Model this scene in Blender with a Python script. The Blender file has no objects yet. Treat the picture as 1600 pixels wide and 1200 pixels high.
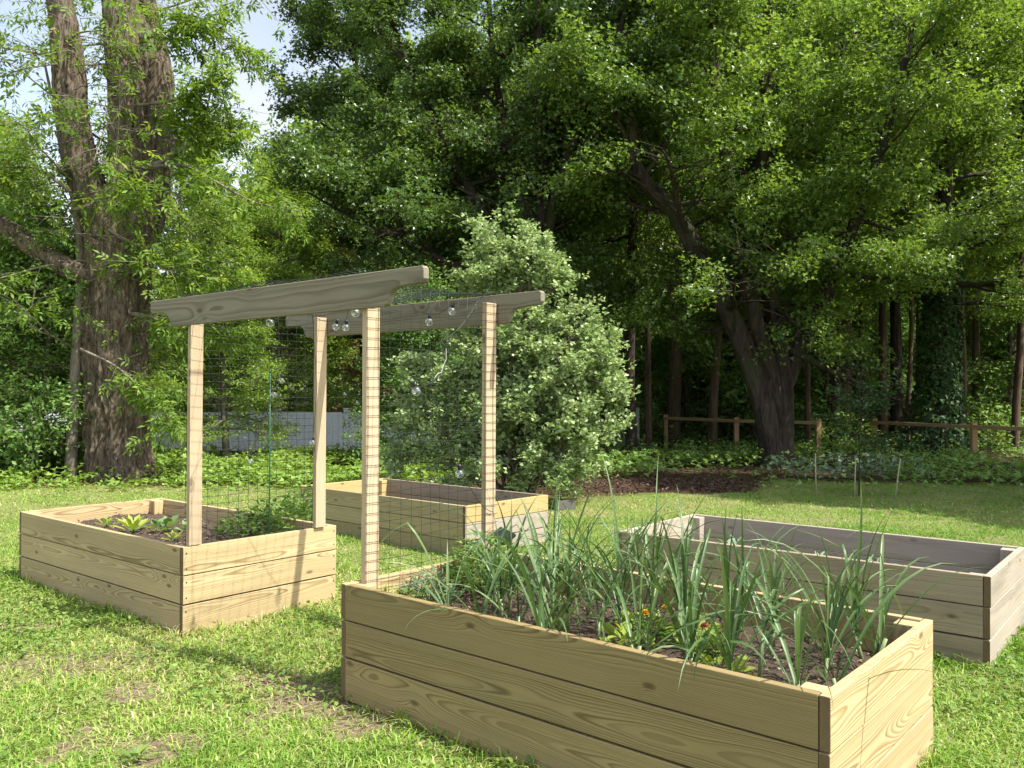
import bpy, bmesh, math, numpy as np
from mathutils import Vector, Matrix

# ------------------------------------------------------------------ camera, light, exposure
scene = bpy.context.scene
COL = scene.collection
cam_d = bpy.data.cameras.new('camera')
cam_d.sensor_width = 36.0
cam_d.lens = 1313.9 / 1600 * 36
cam_d.clip_end = 600
cam = bpy.data.objects.new('camera', cam_d)
COL.objects.link(cam)
cam.matrix_world = (Matrix.Translation((0, 0, 1.5548)) @ Matrix.Rotation(math.pi / 2 + 0.014, 4, 'X')
                    @ Matrix.Rotation(0.0039, 4, 'Z'))
scene.camera = cam

SUN = Vector((1.247, -0.692, 2.12)).normalized()
sun_d = bpy.data.lights.new('sun', 'SUN')
sun_d.energy = 3.7
sun_d.angle = math.radians(0.5)
sun_d.color = (1.0, 0.955, 0.87)
sun = bpy.data.objects.new('sun', sun_d)
COL.objects.link(sun)
sun.location = SUN * 60
sun.rotation_euler = SUN.to_track_quat('Z', 'Y').to_euler()

world = bpy.data.worlds.new('World')
scene.world = world
world.use_nodes = True
wt = world.node_tree
bg = wt.nodes['Background']
sky = wt.nodes.new('ShaderNodeTexSky')
sky.sky_type = 'NISHITA'
sky.sun_disc = False
sky.sun_elevation = math.asin(SUN.z)
sky.sun_rotation = math.atan2(SUN.x, SUN.y)
sky.dust_density = 2.0
sky.air_density = 1.0
tcw = wt.nodes.new('ShaderNodeTexCoord')
cn = wt.nodes.new('ShaderNodeTexNoise'); cn.inputs['Scale'].default_value = 2.6; cn.inputs['Detail'].default_value = 6; cn.inputs['Distortion'].default_value = .6
wt.links.new(tcw.outputs['Generated'], cn.inputs['Vector'])
cr = wt.nodes.new('ShaderNodeValToRGB'); cr.color_ramp.elements[0].position = .36; cr.color_ramp.elements[1].position = .64
cr.color_ramp.elements[0].color = (.12, .12, .12, 1); cr.color_ramp.elements[1].color = (.75, .75, .75, 1)
wt.links.new(cn.outputs[0], cr.inputs[0])
bw = wt.nodes.new('ShaderNodeRGBToBW'); wt.links.new(sky.outputs[0], bw.inputs[0])
ml_ = wt.nodes.new('ShaderNodeMath'); ml_.operation = 'MULTIPLY'; ml_.inputs[1].default_value = 1.25; wt.links.new(bw.outputs[0], ml_.inputs[0])
mxw = wt.nodes.new('ShaderNodeMix'); mxw.data_type = 'RGBA'
wt.links.new(cr.outputs[0], mxw.inputs[0]); wt.links.new(sky.outputs[0], mxw.inputs[6]); wt.links.new(ml_.outputs[0], mxw.inputs[7])
wt.links.new(mxw.outputs[2], bg.inputs[0])
bg.inputs[1].default_value = 0.14
scene.view_settings.view_transform = 'Standard'
scene.view_settings.look = 'None'
scene.view_settings.gamma = 1.0
scene.view_settings.exposure = 1.34
scene.cycles.max_bounces = 8
scene.cycles.diffuse_bounces = 4
scene.cycles.transmission_bounces = 6
scene.cycles.transparent_max_bounces = 12
scene.cycles.use_denoising = True

# ------------------------------------------------------------------ tagging and mesh helpers
def tag(o, label=None, cat=None, group=None, kind=None):
    if label: o['label'] = label
    if cat: o['category'] = cat
    if group: o['group'] = group
    if kind: o['kind'] = kind
    return o

def empty(name, loc, label, cat, rz=0.0, group=None):
    o = bpy.data.objects.new(name, None)
    o.empty_display_size = 0.1
    COL.objects.link(o)
    o.location = loc
    o.rotation_euler = (0, 0, rz)
    return tag(o, label, cat, group)

def link(name, me, parent=None, mat=None):
    if mat is not None and not me.materials:
        me.materials.append(mat)
    o = bpy.data.objects.new(name, me)
    COL.objects.link(o)
    if parent is not None: o.parent = parent
    return o

def np_mesh(name, V, F, mat=None, attrs=None, smooth=False):
    """V (n,3); F list of int arrays (k,3) or (k,4)"""
    if not isinstance(F, (list, tuple)): F = [F]
    F = [f for f in F if len(f)]
    me = bpy.data.meshes.new(name)
    V = np.asarray(V, np.float32)
    me.vertices.add(len(V))
    me.vertices.foreach_set('co', V.ravel())
    loops = np.concatenate([f.ravel() for f in F]).astype(np.int32)
    sizes = np.concatenate([np.full(len(f), f.shape[1], np.int32) for f in F])
    starts = np.concatenate([[0], np.cumsum(sizes)[:-1]]).astype(np.int32)
    me.loops.add(len(loops))
    me.loops.foreach_set('vertex_index', loops)
    me.polygons.add(len(sizes))
    me.polygons.foreach_set('loop_start', starts)
    if smooth:
        me.polygons.foreach_set('use_smooth', np.ones(len(sizes), bool))
    me.update(calc_edges=True)
    for k, a in (attrs or {}).items():
        a = np.asarray(a, np.float32)
        if a.ndim == 1:
            at = me.attributes.new(k, 'FLOAT', 'POINT'); at.data.foreach_set('value', a)
        else:
            at = me.attributes.new(k, 'FLOAT_VECTOR', 'POINT'); at.data.foreach_set('vector', a.ravel())
    if mat is not None: me.materials.append(mat)
    return me

def nrm(a):
    return a / np.maximum(np.linalg.norm(a, axis=-1, keepdims=True), 1e-9)

def tubes(paths, cap=True):
    """paths: list of (pts (n,3), radii (n,), sides) -> V, [quads, tris], bark coordinate"""
    VV, QQ, TT, GG = [], [], [], []
    off = 0
    for pts, rad, m in paths:
        pts = np.asarray(pts, float); rad = np.broadcast_to(np.asarray(rad, float), (len(pts),))
        n = len(pts)
        t = np.gradient(pts, axis=0); t = nrm(t)
        ref = np.array([0, 0, 1.0]) if abs(t[0][2]) < 0.9 else np.array([1.0, 0, 0])
        a = np.cross(t[0], ref); a /= np.linalg.norm(a)
        A = np.empty((n, 3))
        for i in range(n):
            a = a - t[i] * (a @ t[i]); a /= max(np.linalg.norm(a), 1e-9); A[i] = a
        B = np.cross(t, A)
        th = np.arange(m) * 2 * math.pi / m
        ring = (np.cos(th)[None, :, None] * A[:, None] + np.sin(th)[None, :, None] * B[:, None]) * rad[:, None, None]
        V = (pts[:, None] + ring).reshape(-1, 3)
        i = np.arange(n - 1)[:, None] * m; j = np.arange(m)[None]; j2 = (j + 1) % m
        Q = np.stack([i + j, i + j2, i + m + j2, i + m + j], -1).reshape(-1, 4) + off
        VV.append(V); QQ.append(Q)
        if cap:
            VV.append(pts[[0, -1]])
            c0, c1 = off + n * m, off + n * m + 1
            jj = np.arange(m); jn = (jj + 1) % m
            TT.append(np.stack([np.full(m, c0), off + jn, off + jj], -1))
            TT.append(np.stack([np.full(m, c1), off + (n - 1) * m + jj, off + (n - 1) * m + jn], -1))
            off += 2
        off += n * m
    return np.concatenate(VV), [np.concatenate(QQ)] + ([np.concatenate(TT)] if TT else [])

def tube_obj(name, paths, mat, parent=None, smooth=True):
    V, F = tubes(paths)
    return link(name, np_mesh(name, V, F, mat, smooth=smooth), parent)

def vnoise(x, y, seed=0):
    """smooth value noise in [0,1]"""
    x = np.asarray(x, float); y = np.asarray(y, float)
    r = np.random.RandomState(seed).rand(256, 256)
    xi = np.floor(x).astype(int); yi = np.floor(y).astype(int)
    fx = x - xi; fy = y - yi
    fx = fx * fx * (3 - 2 * fx); fy = fy * fy * (3 - 2 * fy)
    g = lambda a, b: r[a & 255, b & 255]
    return (g(xi, yi) * (1 - fx) + g(xi + 1, yi) * fx) * (1 - fy) + (g(xi, yi + 1) * (1 - fx) + g(xi + 1, yi + 1) * fx) * fy

def fbm(x, y, seed=0, o=3):
    s = 0; a = 0.5; t = 0
    for k in range(o):
        s = s + a * vnoise(x * 2 ** k, y * 2 ** k, seed + k); t += a; a *= .5
    return s / t

# ------------------------------------------------------------------ pixel rays (1600 x 1200) -> world points
FPX = 1313.9
def ray(px, py):
    X = px - 800; Y = py - 600; c, s = math.cos(.0039), math.sin(.0039)
    x = X * c + Y * s; y = -X * s + Y * c
    a, b = x / FPX, -y / FPX; cp, sp = math.cos(.014), math.sin(.014)
    return np.array([a, cp - b * sp, sp + b * cp])
def atY(px, py, Y):
    r = ray(px, py); return np.array([0, 0, 1.5548]) + r * (Y / r[1])
def gnd(px, py, z=0.0):
    r = ray(px, py); return np.array([0, 0, 1.5548]) + r * ((z - 1.5548) / r[2])

# ------------------------------------------------------------------ materials
def new_mat(name):
    m = bpy.data.materials.new(name); m.use_nodes = True
    nt = m.node_tree
    for n in list(nt.nodes): nt.nodes.remove(n)
    out = nt.nodes.new('ShaderNodeOutputMaterial')
    return m, nt, out

class N:
    """tiny node helper"""
    def __init__(s, nt): s.nt = nt
    def __call__(s, kind, **kw):
        n = s.nt.nodes.new('ShaderNode' + kind)
        for k, v in kw.items():
            if k.startswith('i_'):
                key = k[2:]; key = int(key) if key.isdigit() else key.replace('_', ' ')
                sock = n.inputs[key]
                if isinstance(v, bpy.types.NodeSocket): s.nt.links.new(v, sock)
                else: sock.default_value = v
            else: setattr(n, k, v)
        return n
    def link(s, a, b): s.nt.links.new(a, b)
    def math(s, op, a, b=0.0, c=None, clamp=False):
        n = s.nt.nodes.new('ShaderNodeMath'); n.operation = op; n.use_clamp = clamp
        for i, v in enumerate((a, b) if c is None else (a, b, c)):
            if isinstance(v, bpy.types.NodeSocket): s.nt.links.new(v, n.inputs[i])
            else: n.inputs[i].default_value = v
        return n.outputs[0]
    def ramp(s, fac, stops, interp='LINEAR'):
        n = s.nt.nodes.new('ShaderNodeValToRGB'); n.color_ramp.interpolation = interp
        el = n.color_ramp.elements
        while len(el) < len(stops): el.new(0.5)
        for e, (p, c) in zip(el, stops):
            e.position = p; e.color = (*c, 1) if len(c) == 3 else c
        s.nt.links.new(fac, n.inputs[0]); return n.outputs[0]
    def mix(s, fac, a, b, blend='MIX'):
        n = s.nt.nodes.new('ShaderNodeMix'); n.data_type = 'RGBA'; n.blend_type = blend
        for i, v in ((0, fac), (6, a), (7, b)):
            if isinstance(v, bpy.types.NodeSocket): s.nt.links.new(v, n.inputs[i])
            elif i == 0: n.inputs[0].default_value = v
            else: n.inputs[i].default_value = (*v, 1) if len(v) == 3 else v
        return n.outputs[2]
    def noise(s, vec, scale, detail=4, rough=.55, dist=0.0):
        n = s.nt.nodes.new('ShaderNodeTexNoise')
        if vec is not None: s.nt.links.new(vec, n.inputs['Vector'])
        n.inputs['Scale'].default_value = scale; n.inputs['Detail'].default_value = detail
        n.inputs['Roughness'].default_value = rough; n.inputs['Distortion'].default_value = dist
        return n.outputs[0]
    def scale(s, vec, v):
        n = s.nt.nodes.new('ShaderNodeVectorMath'); n.operation = 'MULTIPLY'
        s.nt.links.new(vec, n.inputs[0]); n.inputs[1].default_value = v; return n.outputs[0]

def leaf_mat(name, stops, trans=.4, rough=.5, spec=.25, tint=(1.15, 1.1, .45)):
    m, nt, out = new_mat(name); n = N(nt)
    a = n('Attribute', attribute_name='rnd').outputs['Fac']
    col = n.ramp(a, stops)
    p = n('BsdfPrincipled', i_Base_Color=col, i_Roughness=rough)
    p.inputs['Specular IOR Level'].default_value = spec
    tc = n.mix(1.0, col, tint, 'MULTIPLY')
    t = n('BsdfTranslucent', i_Color=tc)
    mx = n('MixShader', i_0=trans)
    n.link(p.outputs[0], mx.inputs[1]); n.link(t.outputs[0], mx.inputs[2])
    n.link(mx.outputs[0], out.inputs[0])
    return m

def bark_mat(name, dark, light, sx=9.0, sz=1.6, bump=.6, green=0.0):
    m, nt, out = new_mat(name); n = N(nt)
    pos = n('TexCoord').outputs['Object']
    v = n.scale(pos, (sx, sx, sz))
    a = n.noise(v, 1.0, 5, .6, .4)
    b = n.noise(n.scale(pos, (sx * 3, sx * 3, sz * 4)), 1.0, 4, .6)
    f = n.math('MULTIPLY_ADD', b, .45, n.math('MULTIPLY', a, .6))
    col = n.ramp(f, [(.38, dark), (.62, light)])
    if green:
        g = n.noise(pos, .9, 3)
        col = n.mix(n.math('MULTIPLY', n.ramp(g, [(.5, (0, 0, 0)), (.62, (1, 1, 1))]), green), col, (.05, .07, .025))
    bp = n('Bump', i_Strength=bump, i_Distance=.03, i_Height=f)
    p = n('BsdfPrincipled', i_Base_Color=col, i_Roughness=.9, i_Normal=bp.outputs[0])
    p.inputs['Specular IOR Level'].default_value = .15
    n.link(p.outputs[0], out.inputs[0]); return m

def wood_mat(name, early, late, contrast=1.0, weather=0.0, grey=(.33, .31, .27), freq=115.0, grime=0.0, tone=.25):
    """plain-sawn timber: growth rings round a pith, cut by the board's faces ('grain' holds the log's coordinates)"""
    m, nt, out = new_mat(name); n = N(nt)
    g = n('Attribute', attribute_name='grain').outputs['Vector']
    seed = n('Attribute', attribute_name='seed').outputs['Fac']
    sep = n('SeparateXYZ', i_0=g)
    x, y, z = sep.outputs
    # knots
    kv = n('CombineXYZ', i_0=n.math('MULTIPLY_ADD', x, 2.0, seed), i_1=n.math('MULTIPLY', z, 4.6), i_2=0.0)
    vor = n('TexVoronoi', voronoi_dimensions='2D', i_Vector=kv.outputs[0], i_Scale=1.0)
    d = vor.outputs['Distance']
    has = n.math('GREATER_THAN', n('SeparateColor', i_0=vor.outputs['Color']).outputs[0], .66)
    near = n.math('SUBTRACT', 1.0, n.math('DIVIDE', d, .42), clamp=True)
    near = n.math('MULTIPLY', n.math('POWER', near, 2.0), has)
    wob = n.noise(n.scale(g, (.9, 4, 4)), 1.0, 2, .5)
    wob2 = n.noise(n.scale(g, (3.5, 26, 26)), 1.0, 3, .55)
    yy = n.math('ADD', y, n.math('MULTIPLY', n.math('SUBTRACT', wob, .5), .055))
    zz = n.math('ADD', z, n.math('MULTIPLY', n.math('SUBTRACT', wob2, .5), .010))
    r = n.math('SQRT', n.math('ADD', n.math('MULTIPLY', yy, yy), n.math('MULTIPLY', zz, zz)))
    r = n.math('ADD', r, n.math('MULTIPLY', near, .024))
    rr = n.math('MULTIPLY', r, freq)
    uneven = n.noise(n('CombineXYZ', i_0=n.math('MULTIPLY', rr, .55), i_1=seed, i_2=0.0).outputs[0], 1.0, 2, .6)
    ring = n.math('FRACT', n.math('ADD', rr, n.math('MULTIPLY', uneven, 1.6)))
    rc = n.ramp(ring, [(0, (0, 0, 0)), (.4, (.16, .16, .16)), (.8, (1, 1, 1)), (.92, (.9, .9, .9)), (1, (0, 0, 0))])
    rc = n.math('MULTIPLY', rc, n.ramp(uneven, [(.3, (.35, .35, .35)), (.65, (1.1, 1.1, 1.1))]))
    fib = n.noise(n.scale(g, (6, 260, 260)), 1.0, 3, .6)
    rcf = n.math('MULTIPLY', n.math('MULTIPLY', rc, contrast), n.math('MULTIPLY_ADD', fib, .7, .55))
    col = n.mix(n.math('MINIMUM', rcf, 1.0), early, late)
    big = n.noise(n.scale(g, (1.3, 5, 5)), 1.0, 3)
    per = n.math('MULTIPLY_ADD', n.math('FRACT', n.math('MULTIPLY', seed, 7.31)), tone, 1 - tone / 2)
    br = n.math('MULTIPLY', n.math('MULTIPLY_ADD', big, .45, .78), n.math('MULTIPLY_ADD', fib, .42, .78))
    br = n.math('MULTIPLY', br, per)
    bc = n('CombineColor', i_0=br, i_1=br, i_2=br)
    col = n.mix(1.0, col, bc.outputs[0], 'MULTIPLY')
    kn = n.math('MULTIPLY', n.ramp(d, [(.0, (1, 1, 1)), (.045, (.7, .7, .7)), (.075, (0, 0, 0))]), has)
    col = n.mix(n.math('MULTIPLY', kn, .85), col, (.07, .035, .015))
    if weather:
        wn = n.noise(n.scale(g, (2.2, 14, 14)), 1.0, 5, .62)
        f = n.math('MULTIPLY', n.ramp(wn, [(.28, (0, 0, 0)), (.68, (1, 1, 1))]), weather)
        gc = n.mix(n.math('MULTIPLY', rcf, .6), grey, tuple(c * .55 for c in grey))
        col = n.mix(f, col, gc)
    if grime:
        gn = n.noise(n.scale(g, (1.0, 9, 9)), 1.0, 5, .65)
        col = n.mix(n.math('MULTIPLY', n.ramp(gn, [(.5, (0, 0, 0)), (.75, (1, 1, 1))]), grime), col, (.05, .045, .035))
    h = n.math('MULTIPLY_ADD', fib, .5, n.math('MULTIPLY', ring, .3))
    bp = n('Bump', i_Strength=.25, i_Distance=.002, i_Height=h)
    p = n('BsdfPrincipled', i_Base_Color=col, i_Roughness=.72, i_Normal=bp.outputs[0])
    p.inputs['Specular IOR Level'].default_value = .25
    n.link(p.outputs[0], out.inputs[0]); return m

def plain_mat(name, col, rough=.6, metal=0.0, var=.25, sc=20.0):
    m, nt, out = new_mat(name); n = N(nt)
    pos = n('TexCoord').outputs['Object']
    f = n.noise(pos, sc, 4)
    c = n.mix(f, tuple(x * (1 - var) for x in col), tuple(min(1, x * (1 + var)) for x in col))
    p = n('BsdfPrincipled', i_Base_Color=c, i_Roughness=rough, i_Metallic=metal)
    n.link(p.outputs[0], out.inputs[0]); return m

M = {}
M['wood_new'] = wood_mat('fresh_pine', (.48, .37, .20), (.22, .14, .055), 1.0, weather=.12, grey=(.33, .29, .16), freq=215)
M['wood_shaded'] = wood_mat('shaded_pine', (.335, .245, .108), (.135, .088, .03), 1.0, weather=.2, grey=(.24, .225, .12), freq=230)  # same pine darkened: shade on the near bed's front put into the colour
M['end_grain'] = wood_mat('end_grain', (.17, .115, .06), (.08, .05, .025), .8, freq=160)
M['wood_post'] = wood_mat('post_pine', (.45, .345, .22), (.30, .205, .115), .7, weather=.15, grey=(.40, .34, .26), freq=95)
M['wood_mid'] = wood_mat('aged_pine', (.33, .265, .125), (.21, .16, .068), .7, weather=.35, grey=(.36, .33, .23), grime=.25, freq=95)
M['wood_amber'] = wood_mat('amber_pine', (.50, .36, .16), (.36, .23, .08), .6)
M['wood_grey'] = wood_mat('grey_pine', (.31, .245, .16), (.18, .13, .08), .9, weather=.4, grey=(.29, .245, .195), grime=.45)
M['wood_greyer'] = wood_mat('silver_pine', (.38, .32, .24), (.25, .20, .14), .7, weather=.6, grey=(.34, .31, .265), grime=.4)
M['wood_beam'] = wood_mat('weathered_beam', (.25, .215, .15), (.105, .082, .05), 1.0, weather=.45, grey=(.225, .215, .155), grime=.35, freq=85)
M['wood_fence'] = wood_mat('fence_pine', (.36, .24, .115), (.24, .145, .06), .7, weather=.2, grey=(.3, .25, .16))
M['wire'] = plain_mat('green_wire', (.018, .03, .018), .5, .2)
M['stake_green'] = plain_mat('green_stake', (.012, .09, .05), .4)
M['stake_pale'] = plain_mat('bamboo_cane', (.34, .31, .2), .7)
M['black'] = plain_mat('black_plastic', (.012, .012, .014), .35)
M['panel'] = plain_mat('solar_cell', (.008, .009, .014), .5)
M['cord'] = plain_mat('cord_plastic', (.02, .02, .02), .5)
M['cord_white'] = plain_mat('pale_cord', (.4, .4, .36), .5)
M['screw'] = plain_mat('screw_steel', (.06, .05, .04), .5, .6)
M['vinyl'] = plain_mat('white_vinyl', (.62, .65, .68), .45, var=.06, sc=3)
M['vinyl_green'] = plain_mat('pale_green_vinyl', (.30, .35, .31), .5, var=.1, sc=3)
M['brick'] = plain_mat('concrete_block', (.13, .12, .10), .9)
M['twig'] = plain_mat('dead_sticks', (.19, .13, .085), .9, var=.4, sc=4)

def glass_mat():
    m, nt, out = new_mat('bulb_glass'); n = N(nt)
    t = n('BsdfTransparent', i_Color=(.93, .95, .95, 1))
    g = n('BsdfGlossy', i_Color=(1, 1, 1, 1), i_Roughness=.03)
    lw = n('LayerWeight', i_Blend=.35)
    f = n.math('MULTIPLY_ADD', lw.outputs['Facing'], .55, .12)
    mx = n('MixShader', i_0=f)
    n.link(t.outputs[0], mx.inputs[1]); n.link(g.outputs[0], mx.inputs[2]); n.link(mx.outputs[0], out.inputs[0])
    return m
M['glass'] = glass_mat()

def soil_mat():
    m, nt, out = new_mat('bed_soil'); n = N(nt)
    pos = n('TexCoord').outputs['Object']
    a = n.noise(pos, 38, 6, .7); b = n.noise(pos, 7, 3)
    col = n.ramp(a, [(.3, (.024, .015, .009)), (.55, (.085, .055, .033)), (.72, (.20, .145, .09))])
    col = n.mix(n.math('MULTIPLY', b, .5), col, (.06, .038, .022))
    bp = n('Bump', i_Strength=.9, i_Distance=.03, i_Height=a)
    p = n('BsdfPrincipled', i_Base_Color=col, i_Roughness=.95, i_Normal=bp.outputs[0])
    n.link(p.outputs[0], out.inputs[0]); return m
M['soil'] = soil_mat()

M['chips'] = leaf_mat('wood_chip', [(0, (.03, .02, .014)), (.6, (.10, .07, .05)), (.85, (.22, .16, .11)), (1, (.38, .30, .22))], trans=0)

def ground_mat():
    m, nt, out = new_mat('lawn_soil'); n = N(nt)
    pos = n('NewGeometry').outputs['Position']
    a = n.noise(pos, 1.1, 4, .6); b = n.noise(pos, 26, 5, .7); c = n.noise(pos, 140, 3, .6)
    base = n.ramp(b, [(.3, (.13, .105, .06)), (.52, (.27, .225, .115)), (.7, (.42, .35, .20))])
    grn = n.ramp(c, [(.35, (.09, .13, .03)), (.65, (.20, .25, .065))])
    col = n.mix(n.ramp(a, [(.36, (.25, .25, .25)), (.6, (.85, .85, .85))]), base, grn)
    # woodland floor beyond the lawn
    at = n('Attribute', attribute_name='wood').outputs['Fac']
    lf = n.ramp(b, [(.3, (.022, .016, .01)), (.5, (.06, .04, .022)), (.7, (.12, .075, .042))])
    col = n.mix(at, col, lf)
    mu = n('Attribute', attribute_name='mulch').outputs['Fac']
    ml = n.ramp(c, [(.3, (.03, .018, .012)), (.5, (.07, .042, .028)), (.7, (.13, .08, .055))])
    col = n.mix(mu, col, ml)
    dt = n('Attribute', attribute_name='dirt').outputs['Fac']
    dl = n.ramp(b, [(.3, (.09, .065, .042)), (.5, (.21, .155, .10)), (.7, (.33, .26, .18))])
    col = n.mix(dt, col, dl)
    bp = n('Bump', i_Strength=.8, i_Distance=.02, i_Height=n.math('ADD', b, c))
    p = n('BsdfPrincipled', i_Base_Color=col, i_Roughness=.95, i_Normal=bp.outputs[0])
    p.inputs['Specular IOR Level'].default_value = .1
    n.link(p.outputs[0], out.inputs[0]); return m
M['ground'] = ground_mat()

# leaf materials
M['leaf_maple'] = leaf_mat('maple_leaf', [(0, (.06, .12, .03)), (.5, (.115, .195, .05)), (1, (.23, .32, .10))], trans=.45, rough=.33, spec=.6)
M['leaf_forest'] = leaf_mat('forest_leaf', [(0, (.11, .20, .035)), (.5, (.19, .30, .065)), (1, (.33, .43, .13))], trans=.5, rough=.34, spec=.55)
M['leaf_bright'] = leaf_mat('bright_leaf', [(0, (.15, .26, .04)), (.5, (.24, .36, .06)), (1, (.34, .45, .11))], trans=.5)
M['leaf_old'] = leaf_mat('pinnate_leaf', [(0, (.09, .17, .028)), (.6, (.18, .29, .05)), (1, (.32, .42, .08))], trans=.5)
M['leaf_bush'] = leaf_mat('bush_leaf', [(0, (.16, .25, .08)), (.5, (.34, .44, .20)), (1, (.58, .64, .40))], trans=.35, tint=(1.1, 1.1, .7))
M['leaf_under'] = leaf_mat('undergrowth_leaf', [(0, (.10, .20, .04)), (.5, (.18, .31, .075)), (1, (.32, .43, .16))], trans=.4)
M['leaf_cover'] = leaf_mat('groundcover_leaf', [(0, (.13, .23, .04)), (.5, (.21, .33, .06)), (1, (.31, .43, .11))], trans=.4)
M['leaf_tan'] = leaf_mat('tan_leaf', [(0, (.26, .18, .08)), (.5, (.38, .29, .14)), (1, (.36, .36, .14))], trans=.4)
M['leaf_ivy'] = leaf_mat('ivy_leaf', [(0, (.022, .058, .014)), (.5, (.04, .092, .022)), (1, (.08, .15, .04))], trans=.25)
M['grass'] = leaf_mat('grass_blade', [(0, (.12, .25, .03)), (.35, (.215, .35, .052)), (.65, (.345, .42, .10)), (.86, (.44, .41, .18)), (1, (.56, .48, .29))], trans=.3, spec=.2)
M['weed'] = leaf_mat('weed_leaf', [(0, (.10, .19, .035)), (1, (.24, .32, .08))], trans=.35)
M['garlic'] = leaf_mat('garlic_leaf', [(0, (.05, .10, .03)), (.6, (.10, .17, .055)), (.9, (.17, .245, .085)), (1, (.50, .40, .14))], trans=.28, rough=.4, spec=.4, tint=(1.1, 1.1, .6))
M['stem_pale'] = leaf_mat('pale_stem', [(0, (.16, .23, .08)), (1, (.32, .36, .18))], trans=.15)
M['lettuce'] = leaf_mat('lettuce_leaf', [(0, (.20, .30, .04)), (1, (.38, .44, .10))], trans=.4)
M['seedling'] = leaf_mat('seedling_leaf', [(0, (.10, .19, .06)), (1, (.24, .33, .15))], trans=.35)
M['sage'] = leaf_mat('sage_leaf', [(0, (.13, .20, .13)), (1, (.25, .33, .24))], trans=.25)
M['tomato'] = leaf_mat('tomato_leaf', [(0, (.07, .15, .03)), (1, (.19, .28, .07))], trans=.35)
M['bluegreen'] = leaf_mat('blue_green_leaf', [(0, (.07, .13, .08)), (1, (.15, .22, .14))], trans=.3)
M['flower_yellow'] = leaf_mat('yellow_petal', [(0, (.70, .38, .02)), (1, (.85, .55, .04))], trans=.3)
M['flower_red'] = leaf_mat('reddish_leaf', [(0, (.30, .10, .05)), (1, (.45, .22, .10))], trans=.3)
M['bark_old'] = bark_mat('furrowed_bark', (.018, .0135, .010), (.165, .13, .095), 16, 2.6, .8)
M['bark_dark'] = bark_mat('dark_bark', (.016, .012, .010), (.07, .053, .042), 9, 1.4, .7, .35)
M['bark_forest'] = bark_mat('forest_bark', (.04, .028, .02), (.125, .088, .06), 11, 1.2, .6, .3)
M['bark_grey'] = bark_mat('grey_bark', (.10, .085, .065), (.22, .19, .15), 12, 3, .4)

# ------------------------------------------------------------------ leaves
def leaf_geo(P, ax, up, L, Wd, kind='diamond', fold=.18):
    """many flat leaves: base P, axis ax, face normal near up"""
    n = len(P); ax = nrm(ax)
    s = nrm(np.cross(ax, up)); up = np.cross(s, ax)
    L = np.broadcast_to(L, (n,))[:, None]; Wd = np.broadcast_to(Wd, (n,))[:, None]
    if kind == 'diamond':
        pt = [(0, 0, 0), (.45, .5, fold), (1, 0, -.1), (.45, -.5, fold)]
        tr = [(0, 1, 2), (0, 2, 3)]
    elif kind == 'maple':
        pt = [(0, 0, 0), (.28, .55, fold), (.48, .2, .03), (1, 0, -.12), (.48, -.2, .03), (.28, -.55, fold)]
        tr = [(0, 1, 2), (0, 2, 3), (0, 3, 4), (0, 4, 5)]
    elif kind == 'oval':
        pt = [(0, 0, 0), (.25, .4, fold), (.65, .45, fold), (1, 0, -.1), (.65, -.45, fold), (.25, -.4, fold), (.5, 0, 0)]
        tr = [(0, 1, 6), (1, 2, 6), (2, 3, 6), (3, 4, 6), (4, 5, 6), (5, 0, 6)]
    V = np.stack([P + ax * L * a + s * Wd * b + up * Wd * c for a, b, c in pt], 1)
    k = len(pt)
    F = (np.arange(n)[:, None, None] * k + np.array(tr)[None]).reshape(-1, 3)
    return V.reshape(-1, 3), F, k

def leaves_mesh(name, P, ax, up, L, Wd, rnd, mat, kind='diamond', fold=.18):
    V, F, k = leaf_geo(P, ax, up, L, Wd, kind, fold)
    return np_mesh(name, V, F, mat, {'rnd': np.repeat(rnd, k)})

# ------------------------------------------------------------------ timber
BR = np.random.RandomState(11)
def grain_attrs(co, Hh, rng, knots=None):
    c = np.array(co)
    y0 = rng.uniform(.055, .14) * rng.choice([-1, 1]); z0 = rng.uniform(.15, .85) * Hh
    g = np.empty_like(c)
    off = rng.uniform(0, 40)
    g[:, 0] = c[:, 0] + off
    g[:, 1] = c[:, 1] + y0 + c[:, 0] * rng.uniform(-.018, .018)
    g[:, 2] = c[:, 2] - z0 + c[:, 0] * rng.uniform(-.03, .03)
    return g, np.full(len(c), rng.uniform(0, 50))

def bm_to_obj(name, bm, parent, mat, Hh, rng=BR):
    me = bpy.data.meshes.new(name)
    bm.normal_update()
    bm.to_mesh(me); bm.free()
    co = np.empty(len(me.vertices) * 3, np.float32); me.vertices.foreach_get('co', co); co = co.reshape(-1, 3)
    g, sd = grain_attrs(co, Hh, rng)
    a = me.attributes.new('grain', 'FLOAT_VECTOR', 'POINT'); a.data.foreach_set('vector', g.astype(np.float32).ravel())
    b = me.attributes.new('seed', 'FLOAT', 'POINT'); b.data.foreach_set('value', sd.astype(np.float32))
    return link(name, me, parent, mat)

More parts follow.
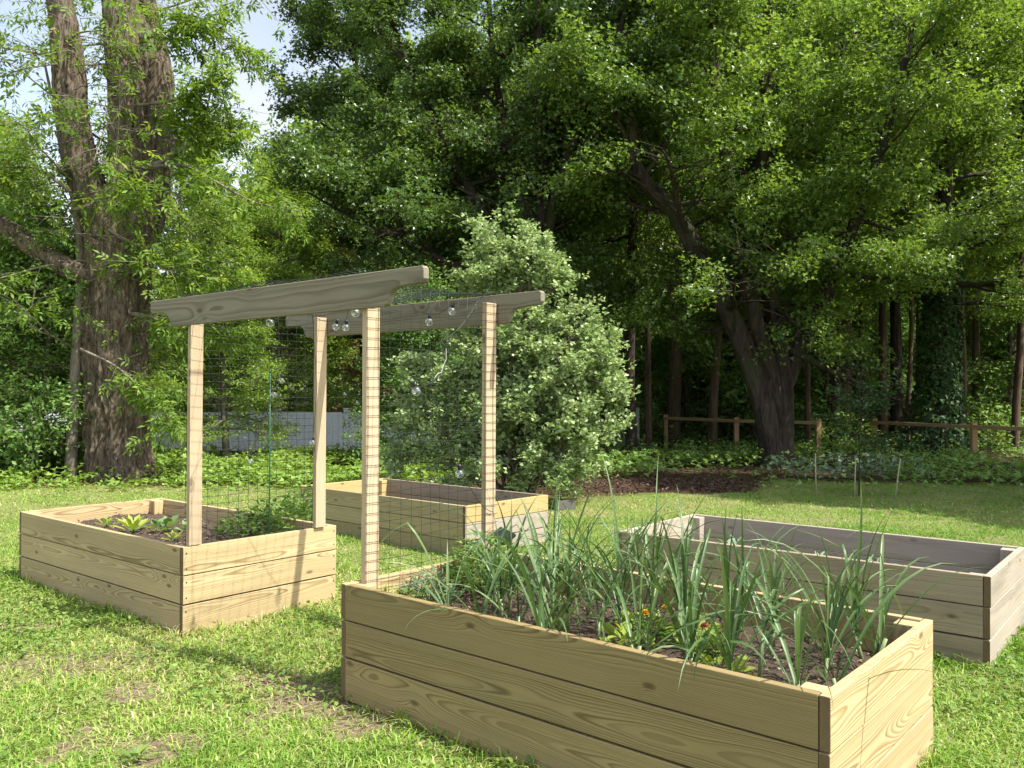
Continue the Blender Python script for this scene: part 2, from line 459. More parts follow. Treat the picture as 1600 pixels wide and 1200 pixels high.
def board(name, parent, loc, rot, L, T, Hh, mat, bev=.0035, rng=BR):
    bm = bmesh.new()
    nx = max(2, int(L / .25))
    xs = np.linspace(0, L, nx + 1)
    bow = rng.uniform(-.0025, .0025); 
    rings = []
    for x in xs:
        f = math.sin(math.pi * x / L) * bow if L > .6 else 0
        rings.append([bm.verts.new((x, y + f, z)) for y, z in ((0, 0), (T, 0), (T, Hh), (0, Hh))])
    for a, b in zip(rings[:-1], rings[1:]):
        for i in range(4):
            j = (i + 1) % 4
            bm.faces.new((a[i], a[j], b[j], b[i]))
    bm.faces.new(rings[0][::-1]); bm.faces.new(rings[-1])
    bmesh.ops.recalc_face_normals(bm, faces=bm.faces)
    ed = [e for e in bm.edges if e.calc_face_angle(0) > .8]
    bmesh.ops.bevel(bm, geom=ed, offset=bev, segments=2, affect='EDGES', profile=.5)
    if name == 'board':
        bm.normal_update()
        for f in bm.faces:
            if abs(f.normal.x) > .9: f.material_index = 1
    o = bm_to_obj(name, bm, parent, mat, Hh, rng)
    if name == 'board': o.data.materials.append(M['end_grain'])
    o.location = loc; o.rotation_euler = rot
    return o

HP = math.pi / 2
T = .038
screw_me = None
def screw(parent, loc, ry):
    global screw_me
    if screw_me is None:
        V, F = tubes([(np.array([[0, 0, 0], [0, 0, .0022]]), [.0055, .005], 8)])
        screw_me = np_mesh('screw', V, F, M['screw'])
    o = link('screw', screw_me, parent); o.location = loc; o.rotation_euler = ry
    return o

def bed(label, P, L, W, H, yaw, z0, mats, soil_drop, posts_drop=.012, screws=False):
    """mats: dict side -> list of three materials, bottom to top; sides: front (v=0), back, left (u=0), right"""
    root = empty('raised_bed', (P[0], P[1], z0), label, 'raised bed', -yaw, 'wooden raised garden beds on the lawn')
    bh = H / 3
    for k in range(3):
        z = k * bh + (.003 if k else -.03)
        hh = bh - .0065 + (.03 if k == 0 else 0)
        j = lambda: BR.uniform(-.003, .003)
        # end boards run the full width, side boards butt between them
        specs = (('front', (T, 0 + j(), z), (0, 0, 0), L - 2 * T), ('back', (T, W - T + j(), z), (0, 0, 0), L - 2 * T),
                 ('left', (T + j(), 0, z), (0, 0, HP), W), ('right', (L + j(), 0, z), (0, 0, HP), W))
        for side, loc, rot, ln in specs:
            e = .0015
            if side in ('front', 'back'):
                loc = (loc[0] + e, loc[1], loc[2]); ln -= 2 * e
            b = board('board', root, loc, rot, ln, T, hh, mats[side][k])
            if screws and side == 'right':
                for yy in (.022, W - .022):
                    for zz in (.04, hh - .04):
                        screw(b, (yy, -.0002, zz), (HP, 0, 0))
    for cu, cv in ((T + .002, T + .002), (T + .002, W - T - .091), (L - T - .091, T + .002), (L - T - .091, W - T - .091)):
        p = board('corner_post', root, (cu + .089, cv, .01), (0, -HP, 0), H - posts_drop - .01, .089, .089, mats['left'][2], .004)
    # soil
    n1, n2 = 70, 36
    uu, vv = np.meshgrid(np.linspace(T + .004, L - T - .004, n1), np.linspace(T + .004, W - T - .004, n2), indexing='ij')
    zz = H - soil_drop + (fbm(uu * 9 + P[0] * 7, vv * 9, 5, 4) - .5) * .075 + (fbm(uu * 1.7, vv * 1.7, 9, 2) - .5) * .06
    V = np.stack([uu, vv, zz], -1).reshape(-1, 3)
    i = np.arange(n1 - 1)[:, None] * n2 + np.arange(n2 - 1)[None]
    F = np.stack([i, i + n2, i + n2 + 1, i + 1], -1).reshape(-1, 4)
    link('soil', np_mesh('soil', V, F, M['soil'], smooth=True), root)
    g = np.random.RandomState(int(abs(P[0]) * 1000)); m = 2600
    k = g.randint(0, len(V), m); C = V[k] + np.stack([g.uniform(-.02, .02, m), g.uniform(-.015, .015, m), g.uniform(.002, .012, m)], -1)
    C[:, 0] = np.clip(C[:, 0], T + .03, L - T - .03); C[:, 1] = np.clip(C[:, 1], T + .03, W - T - .03)
    ax = np.stack([g.randn(m), g.randn(m), g.randn(m) * .3], -1); up = g.randn(m, 3) * .45; up[:, 2] += 1
    ln = g.uniform(.008, .032, m)
    link('wood_chips', leaves_mesh('wood_chips', C, ax, up, ln, ln * .4, g.rand(m), M['chips']), root)
    return root

def allm(m): return {s: [m] * 3 for s in ('front', 'back', 'left', 'right')}
YA, YB, YC, YD = .7033, .6837, .7175, .6835
PA, PB, PC, PD = (-.8788, 4.3614), (-4.1283, 7.0718), (-2.4982, 9.9244), (.8011, 6.3827)
LA, WA, HA = 2.5093, 1.2534, .5633
LB, WB, HB = 2.6006, 1.2405, .5597
LC, WC, HC = 2.7296, 1.2737, .5153
LD, WD, HD = 2.4914, 1.2354, .5451
ZA, ZB, ZC, ZD = .0215, .0119, -.0252, -.008
mA = allm(M['wood_shaded']); mA['right'] = [M['wood_new']] * 3; mA['back'] = [M['wood_new']] * 3; mA['left'] = [M['wood_new']] * 3
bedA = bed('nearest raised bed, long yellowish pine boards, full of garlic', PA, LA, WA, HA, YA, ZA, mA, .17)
bedB = bed('fresh yellow pine raised bed on the left, two arbor posts on its rim, with lettuce', PB, LB, WB, HB, YB, ZB, allm(M['wood_new']), .13, screws=True)
mC = allm(M['wood_mid']); mC['right'] = [M['wood_greyer'], M['wood_greyer'], M['wood_amber']]; mC['back'] = [M['wood_grey']] * 3; mC['left'] = [M['wood_amber']] * 3
bedC = bed('farthest raised bed, behind the arbor, with one amber top board on its grey end', PC, LC, WC, HC, YC, ZC, mC, .33, .02)
mD = allm(M['wood_grey']); mD['right'] = [M['wood_greyer']] * 3; mD['back'] = [M['wood_greyer']] * 3; mD['left'] = [M['wood_greyer']] * 3
bedD = bed('greyish brown weathered raised bed on the right, holding a few small silvery seedlings', PD, LD, WD, HD, YD, ZD, mD, .27, .015)

def frame(P, yaw, z0):
    def f(u, v, z=0.0):
        c, s = math.cos(yaw), math.sin(yaw)
        return np.array([P[0] + u * c + v * s, P[1] - u * s + v * c, z0 + z])
    return f
fA, fB, fC, fD = frame(PA, YA, ZA), frame(PB, YB, ZB), frame(PC, YC, ZC), frame(PD, YD, ZD)

# ------------------------------------------------------------------ the arbor over the walkway
arbor = empty('garden_arbor', (PA[0], PA[1], ZA), 'pale timber arbor of four posts and two weathered grey beams with wire mesh', 'arbor', -YA)
def post(u, v, zb, zt, lean=0.0):
    o = board('post', arbor, (u + T, v, zb), (0, -HP, 0), zt - zb, .089, T, M['wood_post'], .003)
    return o
post(T + .001, .095, .04, 2.10)      # inside the end of the near bed
post(T + .001, 1.03, .04, 2.10)
post(-1.63 - T, .055, HB + ZB - ZA + .002, 2.10)     # standing on the end of the left bed
post(-1.63 - T, 1.05, HB + ZB - ZA + .002, 2.11)

def beam(u0, v0, u1, v1, zb, name='beam'):
    L = math.hypot(u1 - u0, v1 - v0); Hh = .182
    def end(s):        # scalloped end, s = distance from the tip
        pts = [(0.012, Hh), (0.0, Hh - .012), (0.0, Hh - .062), (.018, Hh - .082), (.15, Hh - .086)]
        for k in range(1, 7):
            a = k / 6 * HP
            pts.append((.15 + .10 * math.sin(a), Hh - .086 - .06 * (1 - math.cos(a))))
        pts += [(.262, .012), (.285, 0.0)]
        return pts
    right = [(L - s, z) for s, z in end(0)]
    left = [(s, z) for s, z in end(0)][::-1]
    poly = right + left
    bm = bmesh.new()
    a = [bm.verts.new((x, 0, z)) for x, z in poly]
    b = [bm.verts.new((x, T, z)) for x, z in poly]
    bm.faces.new(a); bm.faces.new(b[::-1])
    for i in range(len(poly)):
        j = (i + 1) % len(poly)
        bm.faces.new((a[i], b[i], b[j], a[j]))
    bmesh.ops.recalc_face_normals(bm, faces=bm.faces)
    ed = [e for e in bm.edges if abs(e.verts[0].co.y - e.verts[1].co.y) < 1e-6]
    bmesh.ops.bevel(bm, geom=ed, offset=.003, segments=1, affect='EDGES')
    o = bm_to_obj(name, bm, arbor, M['wood_beam'], Hh)
    o.location = (u0, v0, zb); o.rotation_euler = (0, 0, math.atan2(v1 - v0, u1 - u0))
    return o
zb1 = 2.0 - ZA
beam(-2.085, .008, .53, .068, zb1 + .005)
beam(-2.17, 1.146, .42, 1.124, zb1 - .005)

# wire mesh: near side, over the top, far side
WR = np.random.RandomState(4)
def wire_side(u, v0, v1, z0, z1, du):
    P = []
    for v in np.arange(v0, v1 + .001, .076):
        z = np.linspace(z0, z1, 14)
        P.append((np.stack([u + du(v, z), v + .004 * np.sin(z * 5 + v * 9), z], -1), .0015, 4))
    for z in np.arange(z0, z1, .0508):
        v = np.linspace(v0 - .012, v1 + .012, 18)
        P.append((np.stack([u + du(v, z) + .0012, v, z + .004 * np.sin(v * 7 + z * 3) + WR.uniform(-.003, .003)], -1), .0015, 4))
    return P
du1 = lambda v, z: .010 * np.sin(3 * v + 1.3 * z) * np.sin(np.pi * np.clip((v - .14) / .93, 0, 1)) + .003
tube_obj('wire_mesh', wire_side(2 * T + .003, .10, 1.115, .36, 2.12, du1), M['wire'], arbor)
P = []
topz = lambda u, v: 2.178 - .045 * np.sin(np.pi * np.clip((v - .05) / 1.08, 0, 1)) + .010 * np.sin(u * 6 + v * 4)
for u in np.arange(-1.72, .10, .0508):
    v = np.linspace(.01, 1.17, 14); P.append((np.stack([np.full_like(v, u), v, topz(u, v)], -1), .0015, 4))
for v in np.arange(.02, 1.17, .076):
    u = np.linspace(-1.74, .11, 30); P.append((np.stack([u, np.full_like(u, v), topz(u, v) + .0015], -1), .0015, 4))
tube_obj('wire_mesh', P, M['wire'], arbor)
du2 = lambda v, z: -.010 * np.sin(2 * v + 1.7 * z) - .003
tube_obj('wire_mesh', wire_side(-1.63 - T - .004, .06, 1.13, .40, 2.15, du2), M['wire'], arbor)

# string lights
lights = empty('string_lights', fA(-.7, .6, 2.15), 'black string of clear round bulbs hung along the arbor beams and mesh', 'string lights')
LO = np.array(lights.location)
def onU(px, py, u0):
    u = np.array([math.cos(YA), -math.sin(YA)]); r = ray(px, py)
    t = (u0 + np.array(PA) @ u) / (r[:2] @ u); return np.array([0, 0, 1.5548]) + r * t
def onVv(px, py, v0):
    v = np.array([math.sin(YA), math.cos(YA)]); r = ray(px, py)
    t = (v0 + np.array(PA) @ v) / (r[:2] @ v); return np.array([0, 0, 1.5548]) + r * t
bulbs = [(onVv(526, 505, .95), 1), (onVv(541, 506, .93), 1), (onVv(556, 482, .35), 1), (onVv(671, 497, 1.0), 1),
         (onVv(707, 480, 1.03), 1), (onU(649, 604, .11), 1), (onU(718, 733, .11), 1), (onU(441, 590, -1.62), .8), (onU(429, 612, -1.62), .8),
         (onVv(424, 498, .2), 1), (onU(391, 716, -1.62), .8), (onVv(489, 687, 1.0), .8)]
th = np.linspace(0, math.pi, 13)
globe = (np.stack([0 * th, 0 * th, -.026 * (1 - np.cos(th))], -1), .026 * np.sin(th) + .0006, 16)
V, F = tubes([globe]); globe_me = np_mesh('bulb', V, F, M['glass'], smooth=True)
V, F = tubes([(np.array([[0, 0, .028], [0, 0, .02], [0, 0, -.004]]), [.008, .011, .012], 10)]); sock_me = np_mesh('socket', V, F, M['black'], smooth=True)
for p, s in bulbs:
    b = link('bulb', globe_me, lights); b.location = p - LO; b.scale = (s,) * 3
    b.rotation_euler = (WR.uniform(-.3, .3), WR.uniform(-.3, .3), 0)
    link('socket', sock_me, b)
def sagpath(pts, n=10, sag=.03):
    out = []
    for a, b in zip(pts[:-1], pts[1:]):
        t = np.linspace(0, 1, n, endpoint=False)[:, None]
        seg = np.array(a) * (1 - t) + np.array(b) * t; seg[:, 2] -= sag * np.sin(np.pi * t[:, 0]); out.append(seg)
    out.append(np.array(pts[-1])[None]); return np.concatenate(out)
top = lambda b: np.array(bulbs[b][0]) + np.array([0, 0, .03])
chain = [top(11), fA(-1.6, 1.03, 1.6), fA(-1.62, 1.0, 2.12), top(0), top(1), fA(-.7, .6, 2.13), top(3), top(4), fA(.06, 1.02, 2.14)]
chain2 = [top(10), top(8), top(7), fA(-1.64, .6, 2.1), top(9), top(2), fA(.06, .3, 2.12)]
chain3 = [fA(.06, .98, 2.12), onU(697, 530, .09), onU(697, 562, .09), onU(682, 590, .09), top(5), fA(.09, .72, 1.2), top(6), onU(735, 762, .09), onU(770, 800, .09)]
tube_obj('cord', [(sagpath(c) - LO, .0022, 5) for c in (chain, chain2, chain3)], M['cord'], lights)
tube_obj('pale_cord', [(sagpath([onU(697, 545, .093), onU(697, 562, .094), onU(690, 582, .094), onU(678, 592, .094)], 6, -.01) - LO, .0019, 5)], M['cord_white'], lights)

# little solar panel on a spike behind the near bed's corner post
sp = empty('solar_panel', fA(-.06, 1.12, 0), 'small black solar panel on a spike beside the near bed corner', 'solar panel')
SO = np.array(sp.location)
pc = onVv(785, 838, 1.12) - SO
tube_obj('spike', [(np.array([[pc[0], pc[1], -.0], [pc[0], pc[1], pc[2] - .01]]), .012, 8)], M['black'], sp)
def slab(name, parent, size, loc, rot, mat, bev=.004):
    bm = bmesh.new(); bmesh.ops.create_cube(bm, size=1)
    bmesh.ops.scale(bm, vec=size, verts=bm.verts)
    bmesh.ops.bevel(bm, geom=list(bm.edges), offset=min(bev, min(size) * .3), segments=2, affect='EDGES')
    me = bpy.data.meshes.new(name); bm.to_mesh(me); bm.free()
    o = link(name, me, parent, mat); o.location = loc; o.rotation_euler = rot; return o
slab('housing', sp, (.13, .11, .022), pc, (.5, .25, -YA), M['black'])
slab('battery_box', sp, (.05, .05, .09), pc + np.array([-.015, 0, -.055]), (0, 0, -YA), M['black'])
slab('panel', sp, (.115, .095, .004), pc + np.array([.0, -.006, .0125]), (.5, .25, -YA), M['panel'], .001)

gs = empty('garden_stake', gnd(421, 802), 'thin green plastic garden stake rising behind the mesh of the left bed', 'garden stake')
gp = onU(421, 700, -1.72); gs.location = (gp[0], gp[1], .3)
gtop = onU(421, 582, -1.72)[2] - .3
tube_obj('rod', [(np.array([[0, 0, 0], [.003, 0, gtop * .5], [0, 0, gtop]]), .005, 8)], M['stake_green'], gs)
tube_obj('tip', [(np.array([[0, 0, gtop], [0, 0, gtop + .012], [0, 0, gtop + .02]]), [.007, .0065, .003], 8)], M['stake_green'], gs)

# ------------------------------------------------------------------ trees
def wpath(rng, p0, d, L, n, wob, bend):
    pts = [np.array(p0, float)]; d = np.array(d, float)
    for i in range(n):
        d = d + rng.randn(3) * wob; d[2] += bend
        d /= np.linalg.norm(d)
        pts.append(pts[-1] + d * L / n)
    return np.array(pts)

def interp_path(pts, t):
    x = t * (len(pts) - 1); i = min(int(x), len(pts) - 2); f = x - i
    return pts[i] * (1 - f) + pts[i + 1] * f, nrm(pts[i + 1] - pts[i])

def grow(rng, stems, n_limb, t0, reach, el=(10, 50), n_sec=8, n_twig=6, twig=(.35, .8), bend=(-.02, .05), limb_r=.4, az=None, sides=6, seclen=1.0):
    """stems: list of (pts, r0, r1). reach(t): limb length. Returns tubes for limbs and (start, end) of twigs"""
    tb, S, E = [], [], []
    def add_twigs(pth, f0, nt, base_d):
        for f in np.linspace(f0, 1, nt):
            p, d = interp_path(pth, min(1, f + rng.uniform(-.05, .05)) if f < 1 else 1)
            a = rng.randn(3); a -= d * (a @ d); a = nrm(a); a[2] *= .5
            dd = nrm(d * rng.uniform(.3, 1.0) + a * rng.uniform(.4, 1.0))
            S.append(p); E.append(p + dd * rng.uniform(*twig))
    for pts, r0, r1 in stems:
        for i in range(n_limb):
            t = t0 + (1 - t0) * ((i + rng.rand()) / n_limb)
            p, d = interp_path(pts, min(t, .999)); r = r0 + (r1 - r0) * t
            a = (i * 2.39996 + rng.uniform(-.4, .4)) if az is None else rng.uniform(*az)
            e = math.radians(np.interp(t, [t0, 1], el) + rng.uniform(-10, 10))
            dr = np.array([math.cos(a) * math.cos(e), math.sin(a) * math.cos(e), math.sin(e)])
            L = reach(t) * rng.uniform(.75, 1.15)
            if L < .3: continue
            pth = wpath(rng, p, dr, L, 7, .10, rng.uniform(*bend))
            rl = max(.012, min(r * .55, limb_r * .09 * L ** .9))
            tb.append((pth, np.linspace(rl, rl * .25, len(pth)), sides))
            sg = 1
            for f in np.linspace(.22, .97, n_sec):
                q, dq = interp_path(pth, f)
                sg = -sg
                side = nrm(np.cross(dq, [0, 0, 1.0])) * sg
                ang = rng.uniform(.6, 1.15)
                d2 = nrm(dq * math.cos(ang) + side * math.sin(ang) + np.array([0, 0, rng.uniform(-.25, .4)]))
                L2 = max(.45, L * (.22 + .38 * (1 - f)) * rng.uniform(.7, 1.2) * seclen)
                p2 = wpath(rng, q, d2, L2, 4, .12, rng.uniform(-.05, .03))
                r2 = max(.006, rl * (1 - .7 * f) * .5)
                tb.append((p2, np.linspace(r2, r2 * .3, len(p2)), 4))
                add_twigs(p2, .25, n_twig, d2)
            add_twigs(pth, .75, 4, dr)
    S = np.array(S); E = np.array(E)
    for k in range(len(S)):
        tb.append((np.array([S[k], E[k]]), np.array([.006, .002]), 3))
    return tb, S, E

def crown_leaves(rng, S, E, per, L, Wd, jit=.11, flat=.6, up=.9, spread=.6, drop=.25):
    n = len(S) * per
    i = np.repeat(np.arange(len(S)), per)
    t = rng.rand(n) ** .75
    P = S[i] + (E[i] - S[i]) * (t * 1.08)[:, None] + rng.randn(n, 3) * np.array([jit, jit, jit * flat])
    ax = nrm(E[i] - S[i]) * .5 + rng.randn(n, 3) * spread; ax[:, 2] = ax[:, 2] * .5 - drop
    u = rng.randn(n, 3) * .55; u[:, 2] += up
    clump = rng.rand(len(S))[i]
    rnd = np.clip(.25 * clump + .25 + rng.randn(n) * .2, 0, 1)
    Ln = L * rng.uniform(.65, 1.25, n)
    return P, ax, u, Ln, Ln * Wd, rnd

def tree_parts(rng, stems, stem_sides, bark, leafm, n_limb, t0, reach, per, L, Wd, kind='diamond', jit=.11, name_leaf='crown', extra=None, up=.9, keep=None, stem_tubes=True, **kw):
    tb, S, E = grow(rng, stems, n_limb, t0, reach, **kw)
    if extra is not None: tb += extra
    if keep is not None:
        k = keep(S); S, E = S[k], E[k]
    paths = [(p, np.linspace(a, b, len(p)) if np.isscalar(a) else a, stem_sides) for p, a, b in stems] if stem_tubes else []
    V, F = tubes(paths + tb, cap=False)
    tm = np_mesh('trunk', V, F, bark, smooth=True)
    cl = crown_leaves(rng, S, E, per, L, Wd, jit, up=up)
    cm = leaves_mesh('crown', *cl, leafm, kind)
    return tm, cm

def put_tree(name, label, loc, tm, cm, group=None, rz=0.0, sc=1.0, cat='tree'):
    o = empty(name, loc, label, cat, rz, group); o.scale = (sc,) * 3
    link('trunk', tm, o); link('crown', cm, o)
    return o

def straight(rng, H, lean=(0, 0), n=9, wob=.03):
    z = np.linspace(0, H, n)
    p = np.stack([lean[0] * z / H + np.cumsum(rng.randn(n)) * wob * H / 12, lean[1] * z / H + np.cumsum(rng.randn(n)) * wob * H / 12, z], -1)
    p[0] = (0, 0, -.15); return p

def bare_limb(S, path, rad, zmax):
    """sprays that would hang right in front of a big limb"""
    d = np.linalg.norm(S[:, None, [0, 2]] - path[None][:, :, [0, 2]], axis=2); j = d.argmin(1)
    return ~((d.min(1) < rad) & (S[:, 1] < path[j, 1] + .4) & (S[:, 2] < zmax))

# --- 1 the big old furrowed tree on the left
OT = gnd(185, 745)
def px2loc(px, py, dy=0.0):
    q = atY(px, py, OT[1] + dy) - OT; return q
def stem_px(lst, dy=0.0, dy1=0.0):
    n = len(lst); P = np.array([px2loc(x, y, dy + (dy1 - dy) * i / (n - 1)) for i, (x, y, r) in enumerate(lst)])
    R = np.array([r * .86 * OT[1] / FPX for _, _, r in lst]); return P, R
def resample(P, R, n):
    t = np.linspace(0, 1, len(P)); tt = np.linspace(0, 1, n)
    def sm(a):
        v = np.interp(tt, t, a); k = max(1, n // (len(P) * 2)); ker = np.ones(2 * k + 1) / (2 * k + 1)
        vp = np.concatenate([[v[0] * 2 - v[i] for i in range(k, 0, -1)], v, [v[-1] * 2 - v[-1 - i] for i in range(1, k + 1)]])
        return np.convolve(vp, ker, 'valid')
    return np.stack([sm(P[:, i]) for i in range(3)], -1), sm(R)
def furrowed(P, R, m=150, dens=26, amp=.10, seed=0):
    """tube with deep vertical bark furrows in real relief"""
    V, F = tubes([(P, R, m)], cap=False)
    n = len(P); V = V.reshape(n, m, 3)
    th = np.arange(m) / m
    s = np.concatenate([[0], np.cumsum(np.linalg.norm(np.diff(P, axis=0), axis=1))])
    T2, S2 = np.meshgrid(th, s)
    warp = (fbm(T2 * 6, S2 * 1.4, seed + 3, 3) - .5) * .22
    # periodic in th by blending
    a = vnoise((T2 + warp) * dens, S2 * 1.1, seed); b = vnoise((T2 + warp - 1) * dens, S2 * 1.1, seed)
    rid = a * (1 - T2) + b * T2
    rid = 1 - np.abs(rid * 2 - 1)
    fine = vnoise(T2 * dens * 3, S2 * 9, seed + 7)
    ang = T2 * 2 * math.pi
    lump = np.sin(ang * 3 + S2 * .8 + seed) * .05 + np.sin(ang * 5 - S2 * 1.3) * .025
    d = (rid - .5) * amp + (fine - .5) * amp * .3 + lump * .8 * R[:, None]
    c = P[:, None]
    V = V + nrm(V - c) * d[..., None]
    return V.reshape(-1, 3), F
rngo = np.random.RandomState(3)
st_main = stem_px([(186, 760, 60), (186, 735, 53), (184, 690, 49), (183, 600, 48), (182, 500, 49), (183, 420, 51), (186, 365, 55), (190, 335, 50), (196, 300, 38)])
st_left = stem_px([(176, 400, 34), (160, 350, 30), (140, 300, 27), (120, 235, 25), (110, 150, 24), (104, 70, 22), (92, 0, 19), (78, -90, 16), (60, -240, 10)], 0, -.6)
st_mid = stem_px([(186, 380, 30), (190, 320, 27), (198, 250, 27), (200, 170, 27), (192, 90, 26), (184, 10, 24), (178, -110, 19), (176, -300, 9)], -.15, -.3)
st_right = stem_px([(196, 400, 40), (214, 350, 38), (232, 290, 37), (240, 220, 36), (240, 140, 34), (228, 60, 31), (212, 0, 29), (205, -120, 22), (215, -300, 10)], .15, .5)
st_limb = stem_px([(176, 440, 20), (140, 430, 19), (100, 418, 18), (60, 392, 17), (20, 362, 16), (-40, 330, 14), (-130, 310, 10)], -.25, -.5)
VV, FF, off = [], [], 0
for k, (st, n, m, amp) in enumerate(((st_main, 170, 220, .17), (st_left, 120, 110, .10), (st_mid, 120, 120, .10), (st_right, 130, 150, .12), (st_limb, 70, 60, .035))):
    P, R = resample(*st, n)
    V, F = furrowed(P, R, m, 21 if k == 0 else 12, amp, 10 * k)
    VV.append(V); FF.append(F[0] + off); off += len(V)
old = empty('old_tree', OT, 'huge old tree on the left with deeply furrowed bark and forked trunk', 'tree')
link('trunk', np_mesh('trunk', np.concatenate(VV), [np.concatenate(FF)], M['bark_old'], smooth=True), old)
# thin branches with drooping sprays
stems = [(resample(*s, 12)[0], s[1][0], s[1][-1]) for s in (st_left, st_mid, st_right, st_limb)]
tb, S, E = grow(rngo, stems, 9, .15, lambda t: 2.3, el=(-15, 20), n_sec=5, n_twig=3, twig=(.4, .9), bend=(-.10, .0), limb_r=.14)
hand = []
def hb(lst, dy0, dy1, r0=.05):
    P = np.array([px2loc(x, y, dy0 + (dy1 - dy0) * i / (len(lst) - 1)) for i, (x, y) in enumerate(lst)])
    hand.append((resample(P, np.linspace(r0, .008, len(P)), 14)[0], np.linspace(r0, .008, 14), 6))
    return P
hb([(225, 262), (262, 250), (300, 222), (325, 170), (332, 120)], -.5, -1.2)
hb([(225, 262), (290, 255), (330, 280), (400, 320), (470, 330)], -.5, -1.8, .04)
hb([(170, 360), (215, 385), (290, 395), (360, 440)], -.6, -1.2, .03)
hb([(205, 490), (270, 500), (345, 510)], -.4, -1.0, .045)
hb([(125, 545), (180, 570), (225, 610), (262, 655)], -1.2, -1.4, .025)
hb([(210, 165), (255, 160), (300, 150), (335, 130)], -.5, -1.2, .03)
hb([(110, 300), (60, 260), (0, 262)], -.6, -1.0, .04)
hb([(215, 80), (260, 60), (300, 30)], -.5, -1.0, .03)
hb([(228, 60), (290, 40), (350, 45), (392, 85)], -.3, -.9, .03)
hb([(240, 180), (290, 200), (345, 190), (380, 215)], -.2, -.8, .03)
hb([(170, 330), (178, 290), (185, 200), (190, 120)], -.75, -1.1, .03)
hb([(110, 330), (165, 310), (200, 300)], -.9, -1.5, .03)
S2, E2 = [], []
for p, r, _ in hand:
    for f in np.linspace(.3, 1, 14):
        q, d = interp_path(p, f)
        for _ in range(2):
            dd = nrm(d * .6 + rngo.randn(3) * .6 + np.array([0, 0, -.2])); e = q + dd * rngo.uniform(.3, .7)
            S2.append(q); E2.append(e); hand.append((np.array([q, e]), np.array([.007, .003]), 3)) if False else None
for q, e in zip(S2, E2): tb.append((np.array([q, e]), np.array([.007, .003]), 3))
tube_obj('branches', tb + hand, M['bark_grey'], old)
S = np.concatenate([S, S2, S2]); E = np.concatenate([E, E2, E2])
kp = bare_limb(S, st_main[0], .62, 4.6) & (bare_limb(S, resample(*st_left, 24)[0], .3, 9) & bare_limb(S, resample(*st_right, 24)[0], .42, 9) | (rngo.rand(len(S)) < .38))
S, E = S[kp], E[kp]
def pinnate(rng, S, E, per, L):
    """compound leaves: a stalk with five narrow leaflets"""
    n = len(S) * per; i = np.repeat(np.arange(len(S)), per)
    base = S[i] + (E[i] - S[i]) * (rng.rand(n) ** .6)[:, None] + rng.randn(n, 3) * .06
    ax = nrm(nrm(E[i] - S[i]) * .5 + rng.randn(n, 3) * .7 + np.array([0, 0, -.55]))
    up = nrm(rng.randn(n, 3) * .5 + np.array([0, 0, .9])); sd = nrm(np.cross(ax, up))
    P, A, U, R = [], [], [], []
    r = np.clip(rng.randn(n) * .25 + .45, 0, 1)
    for f, s in ((.3, 1), (.3, -1), (.62, 1), (.62, -1), (.9, 0)):
        P.append(base + ax * L * 1.6 * f); A.append(ax * (.55 if s else 1) + sd * s + np.array([0, 0, -.15])); U.append(up); R.append(r)
    P, A, U, R = map(np.concatenate, (P, A, U, R))
    Ln = L * rng.uniform(.75, 1.25, len(P))
    return P, A, U, Ln, Ln * .36, R
link('crown', leaves_mesh('crown', *pinnate(rngo, S, E, 4, .125), M['leaf_old'], 'diamond'), old)

# --- 2 slim dead-looking tree before the old one
ST = gnd(110, 747)
sl = empty('slim_tree', ST, 'slim grey trunk standing just left of the huge old tree', 'tree')
ps = np.array([atY(x, y, ST[1]) - ST for x, y in ((110, 755), (112, 700), (115, 640), (119, 560), (124, 480), (128, 420), (120, 330), (95, 220), (70, 100))])
P, R = resample(ps, np.array([.12, .105, .1, .095, .09, .085, .06, .045, .02]), 40)
rs = np.random.RandomState(8)
tb, S, E = grow(rs, [(P, .1, .03)], 14, .3, lambda t: 1.7, el=(0, 30), n_sec=5, n_twig=4, limb_r=.16)
V, F = tubes([(P, R, 14)] + tb, cap=False)
link('trunk', np_mesh('trunk', V, F, M['bark_grey'], smooth=True), sl)
link('crown', leaves_mesh('crown', *pinnate(rs, S, E, 3, .11), M['leaf_old']), sl)

def clear_of(S, path, rad, zmax):
    d = np.min(np.linalg.norm(S[:, None] - path[None], axis=2), axis=1)
    return (d > rad) | (S[:, 2] > zmax)
